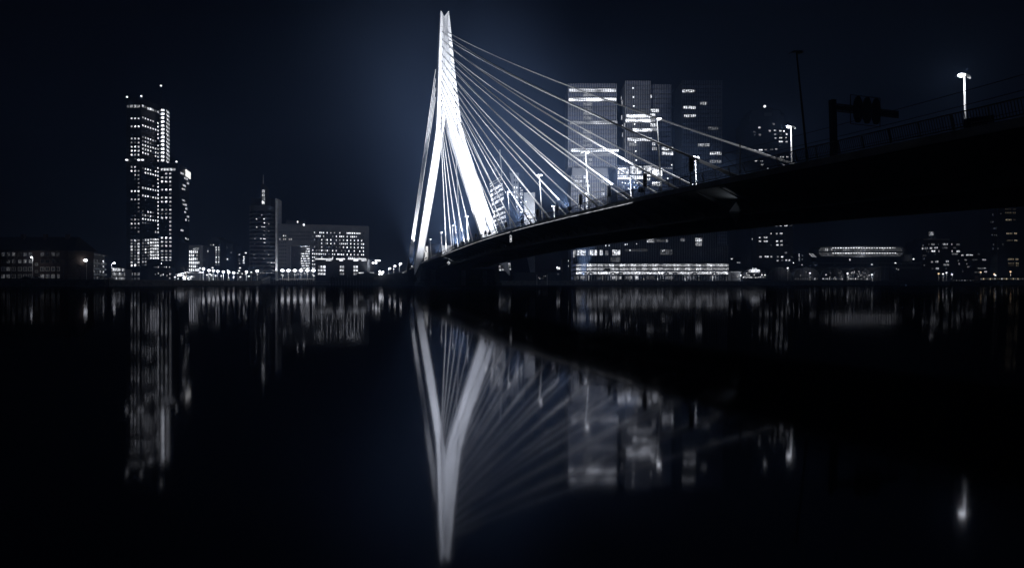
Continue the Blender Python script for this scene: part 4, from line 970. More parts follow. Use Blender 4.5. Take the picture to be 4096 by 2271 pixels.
# leaning tower with lit storeys and a dot matrix front
Y = 470.0
O = [at(2001, 1106, Y), at(2050, 1106, Y-27)]          # foot of the leaning front (left, right)
T = [at(1948.5, 659, Y), at(1999.5, 620, Y-25)]
O = [Vector((o.x, o.y, GROUND)) for o in O]
r = empty('leaning_tower', (O[0]+O[1])/2, 'leaning tower front with stacked lit storeys and a dark dotted screen at the top', 'tower')
nrm = (O[1]-O[0]).cross(T[0]-O[0]).normalized()
if nrm.y > 0: nrm = -nrm
def lp(u, v, o=0.0): return O[0].lerp(O[1], u).lerp(T[0].lerp(T[1], u), v) + nrm*o
b = MB(); back = Vector((16, 30, 0)); b.hexa([O[0], O[1], O[1]+back, O[0]+back, T[0], T[1], T[1]+back*.3, T[0]+back*.3]); b.build('leaning_front', M['facade2'], r)
def vof(y, u=.5):      # height fraction on the front for a photo row
    lo, hi = 0., 1.
    for _ in range(40):
        m = (lo+hi)/2; p = lp(u, m)
        if HZ-F*(p.z-CAMH)/p.y > y: lo = m
        else: hi = m
    return lo
rows = [(722,5,'+'),(732,5,'+'),(742,5,'-'),(752,10,'#'),(769,10,'#'),(788,11,'#'),(806,11,'#'),(823,6,'-'),(838,9,'#'),(846,3,'-'),(858,10,'#'),(876,10,'#'),(893,9,'+'),(908,6,'-'),(918,5,'-'),(1056,5,'+'),(1063,4,'+'),(1071,4,'-'),(1078,6,'+')]
for y, h, c in rows:
    v0, v1 = vof(y+h/2), vof(y-h/2)
    for a, bb in ((.03, .2), (.26, .97)):
        b = MB(); b.quad(lp(a, v0, .06), lp(bb, v0, .06), lp(bb, v1, .06), lp(a, v1, .06)); b.build('storey_window', lit(c, .9), r)
    k = 16
    b = MB()
    for i in range(k):
        u = .26+.71*i/k; b.hexa([lp(u, v0, .07), lp(u+.012, v0, .07), lp(u+.012, v0, .2), lp(u, v0, .2), lp(u, v1, .07), lp(u+.012, v1, .07), lp(u+.012, v1, .2), lp(u, v1, .2)])
    tag(b.build('mullions', M['frame'], r), kind='stuff')
v0 = vof(722)+.02
for i in range(20):
    u = .03+.94*i/19; b = MB(); b.bar(lp(u, v0, .1), lp(u, .995, .1), .25, .25); b.build('screen_bar', M['fin'], r)
scr = glow('screen_lamp', BLUE, .22, .8, 9); 
b = MB(); b.quad(lp(.02, v0, .02), lp(.98, v0, .02), lp(.98, .995, .02), lp(.02, .995, .02)); b.build('screen', glow('screen_back', (.35, .5, 1), .015, .5, 8), r)
e = (lp(1, .9)-lp(0, .9)); rz = math.atan2(e.y, e.x)
o = textobj('kpn', 7.5, glow('screen_letters', (.75, .83, 1), .30), r, lp(.55, (v0+1)/2-.01, .35), (math.pi/2, 0, rz), ext=.05); o.rotation_euler = (math.pi/2-.05, -.09, rz)
b = MB(); b.bar(lp(1.0, v0-.02), T[1]+Vector((0,0,4)), .8, .8); b.build('edge_mast', M['post'], r)
# pale building behind it, its dark stair tower and the second pale block
PW = mat('pale_tower_panels', (0.42, 0.43, 0.46), .7, 0, .12, .3)
r, f = simple('office_tower', 'pale office tower with two columns of narrow windows behind the leaning front', 2007, 2075.5, 694, 500, 14, PW)
for i in range(21):
    y = 711+i*19.2
    for px in (2057.5, 2067): f.win(px-2.6, px+2.6, y, 10, '.' if i < 2 or (i == 6 and px < 2060) else '#', .9, mull=False)
r2, f2 = simple('stair_tower', 'dark flat topped stair tower with a flickering strip of lit landings', 2052, 2100, 670, 515, 14, M['facade2'])
b = MB(); q = [xy(2076.5, 498), xy(2095, 498), xy(2095, 514.5), xy(2076.5, 514.5)]; b.prism(q, GROUND, ztop(700, 498)); b.build('landing_shaft', M['facade2'], r2)
f3 = Face(r2, xy(2076.5, 498), xy(2095, 498))
for i in range(36):
    y = 752+i*9.6; f3.win(2079+(i*37 % 5), 2084+(i*53 % 9), y, 5.5, '#+-+#~'[i*7 % 6], .9, mull=False)
for i in range(4): f3.win(2078, 2093, 770+i*4, 3, '#', .8)
r, f = simple('office_block', 'lower pale block with one column of windows right of the stair tower', 2096, 2140, 772, 490, 14, PW)
for i in range(17): f.win(2101.7, 2107, 806+i*19, 9, '#' if i != 7 else '-', .9, mull=False)
# added spots that brighten these pale walls
lightobj('SPOT', 'wall_wash', at(2040, 900, 470), 220000, None, at(2035, 780, 500), 100, .9, 1.0)
lightobj('SPOT', 'wall_wash', at(2118, 900, 465), 90000, None, at(2118, 810, 490), 100, .9, 1.0)
r, f = simple('office_block', 'small dark annexe with lit dots left of the parking storeys', 2251, 2296, 1038, 440, 14, M['facade2'])
for y in (1043, 1064):
    for i in range(5): f.win(2272+i*4.2, 2274.6+i*4.2, y, 5, '#+#+-'[i], .9, mull=False)

# the vertical city: three ribbed glass towers on one podium
Y = 420.0; DY = Y
r = empty('ribbed_towers', (xy(2580, Y)[0], Y, GROUND), 'three ribbed glass high rises sharing one podium with lit floor bands', 'skyscraper')
finw = mat('ribbed_fins', (0.28, 0.29, 0.32), .45)
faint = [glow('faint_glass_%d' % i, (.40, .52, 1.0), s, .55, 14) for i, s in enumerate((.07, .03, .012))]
def ribbed(px0, px1, py0, py1, Ya, dep, kind, nf, bands, body='tower_body', finpitch=6.8, y1world=None):
    """glass block with continuous fins; bands maps floor index -> list of (px0, px1, state)"""
    x0, x1 = xy(px0, Ya)[0], xy(px1, Ya)[0]; zt, zb = ztop(py0, Ya), (ztop(py1, Ya) if py1 else GROUND)
    b = MB(); b.prism([(x0, Ya), (x1, Ya), (x1, Ya+dep), (x0, Ya+dep)], zb, zt); b.build(body, M['facade2'], r)
    fc = Face(r, (x0, Ya), (x1, Ya)); fh = (zt-zb)/nf
    for k in range(nf):
        za = zt-(k+1)*fh+fh*.28; zb_ = zt-k*fh
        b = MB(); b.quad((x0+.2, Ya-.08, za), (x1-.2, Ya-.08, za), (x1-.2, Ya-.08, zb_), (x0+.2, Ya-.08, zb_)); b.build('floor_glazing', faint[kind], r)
        for (a, c, st) in bands.get(k, []):
            xa, xc = xy(a, Ya)[0], xy(c, Ya)[0]
            b = MB(); b.quad((xa, Ya-.14, za), (xc, Ya-.14, za), (xc, Ya-.14, zb_-fh*.05), (xa, Ya-.14, zb_-fh*.05)); b.build('lit_floor', lit(st, .9), r)
    b = MB(); n = max(2, int((px1-px0)/finpitch))
    for i in range(n+1):
        x = x0+(x1-x0)*i/n; w = .17
        b.box(x-w, x+w, Ya-.75, Ya-.02, zb, zt+.3)
    tag(b.build('fins', finw, r), kind='stuff')
    return fc
def fl(py, py0, py1, nf): return int((py-py0)/((py1-py0)/nf))
B1 = {}
def addb(B, py, x0, x1, st, py0, py1, nf): B.setdefault(max(0, min(nf-1, fl(py, py0, py1, nf))), []).append((x0, x1, st))
T1 = (337, 668, 18)
for zy, a, c, st in ((105, 97, 590, '+'), (200, 95, 595, '#'), (450, 107, 605, '+'), (740, 118, 620, '#'), (790, 135, 580, '-')): addb(B1, 320+zy/2.645, 2240+a/2.645, 2240+c/2.645, st, *T1)
for zy in (150, 250, 300, 350, 400, 545, 595, 640, 690, 840, 890): addb(B1, 320+zy/2.645, 2240+245/2.645, 2240+335/2.645, '-', *T1)
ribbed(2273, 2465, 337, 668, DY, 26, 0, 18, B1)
lightobj('SPOT', 'added_fin_spot', (xy(2330, DY-40)[0], DY-42, 6), 1300000, r, (xy(2372, DY)[0], DY, 112), 46, .9, 1.0)  # added spot that makes the fins stand out bright
# edge strip and recess below the upper block
ribbed(2288, 2430, 668.5, 702, DY+4, 20, 0, 2, {}, 'recessed_storey')
B2 = {}
T2 = (702, 860, 9)
for y, a, c, st in ((709, 2300, 2325, '-'), (709, 2335, 2350, '+'), (731, 2295, 2329, '+'), (731, 2340, 2355, '+'), (731, 2404, 2416, '+'), (747, 2300, 2328, '+'), (747, 2338, 2360, '+'), (762, 2405, 2416, '-'), (778, 2406, 2418, '+')): addb(B2, y, a, c, st, *T2)
ribbed(2285, 2432, 702.5, None, DY+1, 24, 0, 25, {k: v for k, v in B2.items()}, 'tower_body')
b = MB(); b.box(xy(2288, DY)[0], xy(2431, DY)[0], DY-.4, DY+.9, ztop(702, DY), ztop(672, DY)); b.build('plain_band', M['grey'], r)
# second tower: front, right wing and the side with slivers of light
B3 = {}; T3 = (326, 664, 18)
for zy, a, c, st in ((378, 705, 955, '#'), (428, 695, 960, '#'), (525, 770, 965, '#'), (625, 712, 968, '#'), (680, 735, 810, '-'), (335, 840, 940, '~')): addb(B3, 320+zy/2.645, 2240+a/2.645, 2240+c/2.645, st, *T3)
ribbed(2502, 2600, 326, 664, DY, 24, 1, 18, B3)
B4 = {}; T4 = (341, 664, 17)
for zy, a, c, st in ((240, 0, 20, '+'), (390, 10, 105, '+'), (450, 5, 62, '#'), (500, 10, 60, '+'), (553, 5, 75, '#'), (655, 10, 80, '+'), (720, 5, 20, '+'), (770, 20, 60, '+'), (870, 25, 75, '+'), (870, 135, 262, '#'), (920, 135, 262, '#')): addb(B4, 300+zy/2.856, 2600+a/2.856, 2600+c/2.856, st, *T4)
ribbed(2600.5, 2683, 341, 664, DY+2, 22, 1, 17, B4)
b = MB(); b.hexa([(xy(2483, DY+14)[0], DY+14, GROUND), (xy(2501.5, DY)[0], DY, GROUND), (xy(2501.5, DY)[0]+.3, DY+15, GROUND), (xy(2483, DY+14)[0]+.6, DY+16, GROUND)] + [(xy(2483, DY+14)[0], DY+14, ztop(340, DY)), (xy(2501.5, DY)[0], DY, ztop(328, DY)), (xy(2501.5, DY)[0]+.3, DY+15, ztop(328, DY)), (xy(2483, DY+14)[0]+.6, DY+16, ztop(340, DY))]); b.build('side_wall', M['facade'], r)
sf2 = Face(r, (xy(2483, DY+14)[0], DY+14), (xy(2501.5, DY)[0], DY))
for y0, y1, x0 in ((383, 402, 2484), (402, 425, 2485.5), (398, 428, 2489), (460, 482, 2486), (490, 510, 2497), (497, 516, 2489), (530, 550, 2489), (553, 572, 2500), (585, 600, 2501)): sf2.win(x0, min(x0+3.2, 2501), (y0+y1)/2, y1-y0, '+', .9, mull=False)
for i in range(9): 
    b = MB(); p = at(2532+i*1.6, 353+i*36, DY-.9); b.ball(p, .55, .2, .55, seg=8, ring=4); b.build('lobby_lamp', LAMPDIM, r)
# lower part of the second tower
ribbed(2470, 2690, 664.5, None, DY-1, 22, 0, 32, {}, 'tower_body')
lw = Face(r, (xy(2470, DY-1)[0], DY-1), (xy(2690, DY-1)[0], DY-1))
for x0, x1, y0, y1, st in ((2472, 2514, 672, 697, '#'), (2522, 2568, 665, 697, '#'), (2577, 2604, 664, 705, '#'), (2610, 2648, 673, 704, '#'), (2471, 2572, 703, 707, '#'), (2471, 2572, 709, 717, '#'), (2587, 2602, 713, 722, '+'), (2637, 2648, 711, 718, '+'), (2608, 2646, 729, 743, '#'), (2490, 2500, 742, 752, '-'), (2652, 2690, 673, 674.5, '+')):
    b = MB(); xa, xb = xy(x0, DY-1)[0], xy(x1, DY-1)[0]; b.quad((xa, DY-1.2, ztop(y1, DY-1)), (xb, DY-1.2, ztop(y1, DY-1)), (xb, DY-1.2, ztop(y0, DY-1)), (xa, DY-1.2, ztop(y0, DY-1))); b.build('lit_floor', lit(st, 1.0), r)
for px, y in ((2490, 731), (2501, 733), (2513, 735), (2537, 730), (2549, 732), (2537, 749), (2514, 754), (2671, 714), (2687, 660)):
    b = MB(); p = at(px, y, DY-1.9); b.ball(p, .5, .2, .5, seg=8, ring=4); b.build('room_lamp', LAMPDIM, r)
b = MB(); b.hexa([(xy(2577, DY-3)[0], DY-3, ztop(671, DY-3)), (xy(2604, DY-3)[0], DY-3, ztop(671, DY-3)), (xy(2604, DY-3)[0], DY-1.3, ztop(671, DY-3)), (xy(2577, DY-3)[0], DY-1.3, ztop(671, DY-3)), (xy(2577, DY-3)[0], DY-3, ztop(663, DY-3)), (xy(2612, DY-3)[0], DY-3, ztop(663, DY-3)), (xy(2612, DY-3)[0], DY-1.3, ztop(663, DY-3)), (xy(2577, DY-3)[0], DY-1.3, ztop(663, DY-3))]); b.build('lit_canopy', lit('+', .6), r)
# third tower
B5 = {}; T5 = (325, 690, 22)
for zy, a, c, st in ((190, 365, 510, '+'), (328, 575, 648, '+'), (380, 380, 518, '+'), (473, 385, 522, '+'), (612, 665, 780, '-'), (806, 545, 675, '+'), (900, 680, 826, '+'), (1000, 685, 810, '-')): addb(B5, 300+zy/2.856, 2600+a/2.856, min(2886, 2600+c/2.856), st, *T5)
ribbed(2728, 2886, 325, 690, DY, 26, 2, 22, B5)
b = MB(); b.hexa([(xy(2701, DY+16)[0], DY+16, GROUND), (xy(2727.5, DY)[0], DY, GROUND), (xy(2727.5, DY)[0]+.3, DY+17, GROUND), (xy(2701, DY+16)[0]+.6, DY+18, GROUND)] + [(xy(2701, DY+16)[0], DY+16, ztop(338, DY)), (xy(2727.5, DY)[0], DY, ztop(326, DY)), (xy(2727.5, DY)[0]+.3, DY+17, ztop(326, DY)), (xy(2701, DY+16)[0]+.6, DY+18, ztop(338, DY))]); b.build('side_wall', M['grey'], r)
b = MB(); b.box(xy(2690.5, DY+4)[0], xy(2700.5, DY+4)[0], DY+6, DY+26, GROUND, ztop(420, DY)); b.build('core_wall', M['facade2'], r)
ribbed(2698, 2905, 690.5, None, DY+1, 22, 2, 30, {4: [(2784, 2795, '+')], 5: [(2782, 2796, '-')]}, 'tower_body')
lightobj('SPOT', 'side_wall_light', at(2704, 720, DY+4), 6000, r, at(2712, 560, DY+6), 70, .9, 1.0)
# podium with the three bright parking storeys
pod = Face(r, (xy(2294, DY-6)[0], DY-6), (xy(2915, DY-6)[0], DY-6))
b = MB(); b.prism([(xy(2294, DY-6)[0], DY-6), (xy(2869, DY-6)[0], DY-6), (xy(2869, DY-6)[0], DY+20), (xy(2294, DY-6)[0], DY+20)], ztop(1052, DY-6), ztop(905, DY-6)); b.build('podium', M['facade2'], r)
b = MB(); b.prism([(xy(2869.5, DY-6)[0], DY-5.9), (xy(2914, DY-6)[0], DY-5.9), (xy(2914, DY-6)[0], DY+20), (xy(2869.5, DY-6)[0], DY+20)], ztop(1052, DY-6), ztop(982, DY-6)); b.build('podium_step', M['facade2'], r)
b = MB()
for i in range(90):
    px = 2296+i*6.9; x = xy(px, DY-6)[0]; b.box(x-.14, x+.14, DY-6.7, DY-6.02, ztop(1050, DY-6), ztop(906 if px < 2868 else 983, DY-6))
tag(b.build('fins', finw, r), kind='stuff')
for x0, x1, y0, y1, st in ((2293, 2299, 1000, 1028, '+'), (2300, 2303, 1000, 1020, '+'), (2308, 2342, 1000, 1021, '#'), (2353, 2356, 1000, 1020, '-'), (2360, 2388, 1000, 1021, '#'), (2398, 2410, 1000, 1021, '#'), (2420, 2433, 1003, 1021, '-'), (2449, 2480, 999, 1021, '#'), (2443, 2480, 1028, 1048, '~'), (2588, 2616, 955, 969, '+'), (2622, 2672, 957, 968, '~'), (2664, 2671, 958, 968, '+'), (2722, 2740, 954, 965, '-'), (2782, 2809, 952, 966, '+'), (2783, 2807, 970, 983, '+'), (2640, 2690, 998, 1018, '~'), (2500, 2590, 996, 1006, '~')):
    b = MB(); xa, xb = xy(x0, DY-6)[0], xy(x1, DY-6)[0]; b.quad((xa, DY-6.1, ztop(y1, DY-6)), (xb, DY-6.1, ztop(y1, DY-6)), (xb, DY-6.1, ztop(y0, DY-6)), (xa, DY-6.1, ztop(y0, DY-6))); b.build('lit_room', lit(st, .8), r)
for px, y in ((2501, 978), (2509.5, 977), (2546, 975), (2423, 982), (2436, 982), (2520, 1001), (2656, 1001), (2650, 1004)):
    b = MB(); p = at(px, y, DY-6.5); b.ball(p, .4, .15, .4, seg=8, ring=4); b.build('room_lamp', LAMPDIM, r)
YP = DY-7
for y0, y1, g0 in ((1055.5, 1065.5, .75), (1071, 1080.5, .75), (1086.5, 1096.5, 1.0)):
    za, zb = ztop(y1, YP), ztop(y0, YP)
    for i in range(28):
        a = 2304+i*21.8; c = a+21.0
        if i < 14 and i % 2 == 1: c -= 1.2
        b = MB(); b.quad((xy(a, YP)[0], YP, za), (xy(c, YP)[0], YP, za), (xy(c, YP)[0], YP, zb), (xy(a, YP)[0], YP, zb)); b.build('parking_bay', lit('#' if (i % 2 == 0 or y0 > 1080) else '+', .62*g0), r)
    b = MB()
    for i in range(112):
        x = xy(2304+i*5.45, YP)[0]; b.box(x-.12, x+.12, YP-.35, YP-.02, za, zb)
    tag(b.build('parking_louvres', M['frame'], r), kind='stuff')
for y0, y1 in ((1048, 1055), (1066, 1070.5), (1081, 1086), (1097, 1101.5)):
    b = MB(); b.box(xy(2294, YP)[0], xy(2915, YP)[0], YP-.6, YP+8, ztop(y1, YP), ztop(y0, YP)); b.build('parking_slab', M['facade2'], r)
b = MB(); b.box(xy(2296, YP)[0], xy(2914, YP)[0], YP+3, YP+26, GROUND, ztop(1100, YP)); b.build('ground_floor', M['glass'], r)
for i in range(56):
    x = xy(2300+i*11, YP)[0]; b = MB(); b.box(x-.16, x+.16, YP-.4, YP, GROUND, ztop(1102, YP)); b.build('column', M['post'] if i % 5 == 0 else M['grey'], r)
gfl = Face(r, (xy(2296, YP+2.9)[0], YP+2.9), (xy(2914, YP+2.9)[0], YP+2.9))
for px, w, c in ((2455, 16, '+'), (2470, 8, '-'), (2480, 12, '+'), (2510, 20, '-'), (2525, 6, '+'), (2546, 14, '+'), (2330, 20, '-'), (2310, 10, '-'), (2400, 30, '~'), (2600, 40, '~'), (2680, 30, '-'), (2760, 40, '~'), (2850, 30, '~')): gfl.win(px-w/2, px+w/2, 1110, 14, c, .7)
for i in range(6): lightobj('POINT', 'colonnade_light', at(2340+i*105, 1106, YP-3), 900, r, size=.5)
for i, px in enumerate((2337, 2362, 2425, 2433, 2452, 2482, 2665, 2700, 2778, 2857)):
    car(px, YP-1.2, ['dark car in the lower parking storey, first from the left', 'dark car in the lower parking storey, second from the left', 'dark car in the upper parking storey beside a van', 'dark van in the upper parking storey', 'rounded dark car in the lower parking storey under the lit rooms', 'dark car at the lit end of the lower parking storey', 'dark car in the middle of the lower parking storey', 'dark car past the middle of the lower parking storey', 'dark car toward the right of the lower parking storey', 'dark car at the right end of the lower parking storey'][i], M['black'], ztop(1096.5 if i not in (2, 3) else 1080.5, YP-1.2), 'cars parked behind the louvres of the bright parking storeys', 4.0)

# stepped dark tower with a roof beacon
Y = 430.0
A, B = xy(2986, Y), xy(3154, Y)
r = empty('stepped_tower', ((A[0]+B[0])/2, Y, GROUND), 'dark stepped tower with a roof beacon and scattered lit windows over the bridge railing', 'tower')
for x0, x1, y, nm_, dp in ((2986, 3154, 487, 'lower_stage', 20), (3001, 3135, 455, 'middle_stage', 18), (3006, 3121, 441, 'upper_stage', 15), (3046, 3090, 431, 'crown', 8)):
    zb = {'lower_stage': GROUND, 'middle_stage': ztop(487, Y), 'upper_stage': ztop(455, Y), 'crown': ztop(441, Y)}[nm_]
    b = MB(); b.prism([(xy(x0, Y)[0], Y), (xy(x1, Y)[0], Y), (xy(x1, Y)[0], Y+dp), (xy(x0, Y)[0], Y+dp)], zb, ztop(y, Y)); b.build(nm_, M['facade2'], r)
b = MB(); p = at(3059, 426, Y+3); b.ball(p, .9, seg=8, ring=5); b.build('beacon', LAMPDIM, r); b = MB(); b.tube([at(3059, 432, Y+3), at(3059, 427, Y+3)], .15, 5); b.build('beacon_pole', M['black'], r)
f = Face(r, A, B)
f.slab(3057, 452, 3086, 466, M['grey'], 'crown_panel', 0, .3)
for zx, zy, w, h, c in ((292,490,40,30,'+'),(492,427,14,10,'+'),(508,442,32,30,'-'),(215,555,34,24,'~'),(298,600,40,32,'-'),(447,540,36,30,'+'),(525,535,42,24,'+'),(605,540,40,28,'+'),(660,545,26,28,'#'),(528,593,36,22,'+'),(610,595,40,26,'~'),(700,590,26,30,'#'),(533,650,32,22,'+'),(610,645,54,22,'+'),(692,645,24,20,'+'),(613,702,72,24,'+'),(698,702,38,26,'+'),(228,828,28,20,'+'),(310,828,72,24,'+'),(385,825,38,20,'-'),(475,820,48,14,'-'),(545,815,40,16,'+'),(313,878,70,22,'~'),(240,993,36,16,'+'),(320,993,70,14,'+'),(325,1050,66,24,'+'),(630,932,66,22,'+'),(710,932,34,22,'+'),(638,985,66,18,'-'),(645,1045,44,22,'+'),(415,1105,24,14,'+'),(490,1108,50,12,'+'),(555,1100,44,10,'+'),(222,602,14,10,'-'),(598,762,16,8,'-')):
    f.win(2960+(zx-w/2)/3.757, 2960+(zx+w/2)/3.757, 380+zy/3.757, h/3.757, c, .85)
r, f = simple('residential_block', 'dark residential block under the bridge with scattered lit windows, left of the glowing capsule', 3026, 3172, 880, 415, 16, M['facade2'])
for zx, zy, w, c in ((657,170,34,'+'),(713,168,34,'+'),(785,168,50,'+'),(855,165,24,'~'),(593,272,14,'+'),(665,272,24,'+'),(722,272,40,'+'),(447,322,26,'+'),(522,320,56,'+'),(450,370,32,'+'),(525,370,62,'+'),(670,370,32,'+'),(725,368,32,'+'),(592,420,8,'-'),(672,418,38,'+'),(727,418,36,'+'),(783,518,34,'-'),(457,570,38,'+'),(535,568,62,'+'),(597,568,24,'+'),(680,570,24,'-'),(735,570,32,'#'),(678,620,28,'+'),(737,615,30,'~'),(788,613,28,'+'),(828,613,24,'+'),(860,570,30,'~'),(455,470,32,'.'),(535,470,60,'.'),(672,470,36,'.'),(730,470,36,'.'),(455,420,32,'.'),(535,420,60,'.'),(790,320,40,'.'),(790,370,40,'.'),(790,420,40,'.'),(790,270,40,'.'),(455,270,32,'.'),(525,270,60,'.'),(455,520,32,'.'),(535,520,60,'.')):
    f.win(2900+(zx-w/2)/3.22, 2900+(zx+w/2)/3.22, 850+zy/3.22, 21/3.22, c, .8)
r, f = simple('side_block', 'narrow dark block beside the residential block with three slit windows', 3005, 3025.5, 905, 422, 16, M['facade2'])
for zx, zy in ((352, 343), (357, 487), (415, 572)): f.win(2900+zx/3.22-1.5, 2900+zx/3.22+1.5, 850+zy/3.22, 6, '+', .8, mull=False)
r, f = simple('low_block', 'low dark blocks with two small lit windows right of the parking storeys', 2915.5, 2967, 1030, 440, 14, M['facade2'])
f.win(2923, 2931, 1035, 5, '+'); f.win(2946, 2962, 1050, 4, '-'); 
r, f = simple('low_block', 'small dark block with a vertical row of lit dots left of the glowing capsule', 3176, 3235, 1014, 450, 12, M['facade2'])
for i in range(5): f.win(3195, 3197.5, 1017+i*6.2, 3.5, '#', .8, mull=False)
for px, y in ((3209, 1022), (3209, 1037)): f.win(px-2, px+2, y, 3.5, '-')

# glowing capsule on legs over the long warehouse
Y = 440.0
r = empty('capsule_penthouse', at(3446, 1030, Y), 'long glowing capsule shaped penthouse with two glass storeys on stilts', 'building')
x0, x1 = xy(3272, Y)[0], xy(3624, Y)[0]; za, zb = ztop(1028, Y), ztop(985, Y); R_ = (zb-za)/2; zc = (za+zb)/2
def stad(o, n=10):
    pts = []
    for k in range(n+1):
        t = -math.pi/2+math.pi*k/n; pts.append((x1-R_+(R_+o)*math.cos(t), zc+(R_+o)*math.sin(t)))
    for k in range(n+1):
        t = math.pi/2+math.pi*k/n; pts.append((x0+R_+(R_+o)*math.cos(t), zc+(R_+o)*math.sin(t)))
    return pts
b = MB(); o1, i1 = stad(0), stad(-.55); n = len(o1)
for k in range(n):
    j = (k+1) % n
    A_, B_, C_, D_ = o1[k], o1[j], i1[j], i1[k]
    for (y0, y1) in ((Y, Y+14),):
        b.hexa([(A_[0], y0, A_[1]), (B_[0], y0, B_[1]), (C_[0], y0, C_[1]), (D_[0], y0, D_[1]), (A_[0], y1, A_[1]), (B_[0], y1, B_[1]), (C_[0], y1, C_[1]), (D_[0], y1, D_[1])])
b.build('shell', M['grey'], r)
b = MB(); v = [(p[0], Y+3, p[1]) for p in stad(-.55)]; b.v = v; b.f = [tuple(range(len(v)))]; b.m = [0]; b.build('back_wall', glow('capsule_interior', COOL, .045, .7, 30), r)
b = MB(); b.box(x0+1, x1-1, Y+.1, Y+2.9, zc-.35, zc+.35); b.build('middle_floor', M['black'], r)
fc = Face(r, (x0, Y+.05), (x1, Y+.05))
g_ = random.Random(5)
for lev, zz in ((0, zb-1.2), (1, zc-1.1)):
    for i in range(25):
        x = xy(3335+i*10.4, Y)[0]; b = MB(); b.ball((x, Y+1, zz), .5 if g_.random() < .8 else .8, .3, .36, seg=8, ring=4); b.build('ceiling_lamp', LAMPDIM, r)
for lev, z_ in ((0, zc+1.7), (1, za+1.6)):
    for i in range(44):
        px = 3326+i*6.1
        if px > 3590: break
        c = g_.choice('.~-+-.~+'); 
        if c != '.': fc.put(window_mesh(lit(c, .35), 'frame', False), xy(px, Y)[0]-x0, z_+g_.uniform(-.5,.7), g_.uniform(.5, 1.1), g_.uniform(.8, 1.8), name='interior_light')
for i in range(24):
    x = xy(3290+i*14, Y)[0]; b = MB(); b.box(x-.07, x+.07, Y, Y+.12, za+.5, zb-.5); b.build('glazing_mullion', M['frame'], r)
for px, c in ((3302, '+'), (3309, '+'), (3327, '+'), (3312, '-')): fc.win(px-2.5, px+2.5, 998 if px != 3312 else 1018, 12, c, .8)
for i in range(5):
    b = MB(); pts = [Vector((xy(3580+i*8, Y)[0]+math.cos(t)*.0+R_*.5*math.sin(t*.5), Y+.4, zc+R_*.8*math.cos(t))) for t in [math.pi*k/7 for k in range(8)]]; b.tube(pts, .12, 4); b.build('curved_rib', M['black'], r)
for i in range(3):
    b = MB(); pts = [at(3237+i*6+k*3.2, 1014+k*3.4-k*k*.1, Y-2) for k in range(6)]; b.tube(pts, .16, 4); b.build('lit_rib', lit('+', .6), r)
b = MB(); b.box(xy(3280, Y)[0], xy(3615, Y)[0], Y+3, Y+12, ztop(1049, Y), za); b.build('stilt_storey', M['facade2'], r)
for i in range(9):
    x = xy(3300+i*38, Y)[0]; b = MB(); b.tube([(x, Y+1, ztop(1049, Y)), (x, Y+1, za)], .25, 6); b.build('stilt', M['black'], r)
fs = Face(r, (xy(3280, Y)[0], Y+2.95), (xy(3615, Y)[0], Y+2.95)); fs.win(3396, 3402, 1039, 9, '+', .7)
lightobj('POINT', 'capsule_light', at(3450, 1006, Y-3), 2500, r, size=2)
r, f = simple('warehouse', 'long low warehouse with pale bands below the glowing capsule', 3085, 3685, 1049, 432, 22, M['facade2'])
f.slab(3240, 1050, 3683, 1053, M['grey'], 'upper_band', 0, .3); f.slab(3086, 1067, 3683, 1075, M['grey'], 'lower_band', 0, .3)
for i in range(38): f.win(3140+i*14-5, 3140+i*14+5, 1060, 11, '.')
for px, y, c in ((3173, 1051, 'X'), (3158, 1059, '+'), (3163, 1059, '+'), (3207, 1059, '+'), (3259, 1059, '-'), (3486, 1058, '#'), (3580, 1052, '#'), (3585, 1075, '+'), (3592, 1078, '+')): f.put(window_mesh(lit(c, .8), 'frame', False), *f.uz(px, y), .8 if c != '#' else 1.6, .6, out=.32, name='lit_window')
r, f = simple('lift_tower', 'narrow pale lift tower at the right end of the capsule', 3633, 3648, 1020, 436, 8, M['grey'])
b = MB(); p = at(3654, 1036, 434); r = empty('wall_lamp', p, 'single white wall lamp right of the pale lift tower', 'lamp'); b.ball(p, .5, seg=8, ring=5); b.build('lens', LAMPDIM, r)

# arched market halls on the quay
def arch_hall(px0, px1, pytop, pybase, Yh, label, front='glass'):
    x0, x1 = xy(px0, Yh)[0], xy(px1, Yh)[0]; zt = ztop(pytop, Yh); zs = GROUND+(zt-GROUND)*.35; n = 14
    r = empty('arched_hall', ((x0+x1)/2, Yh, GROUND), label, 'market hall', 'arched halls along the quay')
    arc = [(x0+(x1-x0)*k/n, zs+(zt-zs)*math.sqrt(max(0, 1-(2*k/n-1)**2))**1.0) for k in range(n+1)]
    prof = [(x0, GROUND)]+arc+[(x1, GROUND)]
    b = MB(); b.loft([[Vector((x, y, z)) for x, z in prof] for y in (Yh, Yh+20)], cap=True); b.build('hall_shell', M['facade2'], r)
    b = MB(); b.tube([Vector((x, Yh-.1, z)) for x, z in arc], .16, 5); b.build('front_arch', M['fin'], r)
    for k in range(1, 7):
        x = x0+(x1-x0)*k/7; zz = zs+(zt-zs)*math.sqrt(max(0, 1-(2*k/7-1)**2)); b = MB(); b.box(x-.08, x+.08, Yh-.25, Yh-.02, GROUND, zz); b.build('glazing_bar', M['rail'], r)
    return r, Face(r, (x0, Yh), (x1, Yh))
halls = [(2967, 3069, 1073, 'brightly lit arched hall with a glowing white sign on its front'), (3072, 3167, 1070, 'dark arched hall right of the lit hall with the sign'), (3173, 3279, 1071, 'arched hall with a lamp and a pale lit corner inside'), (3282, 3378, 1072, 'arched hall left of the glittering hall'), (3384, 3487, 1071, 'arched hall with glittering lights all over its front'), (3493, 3598, 1067, 'last dark arched hall before the water tower building')]
g_ = random.Random(9)
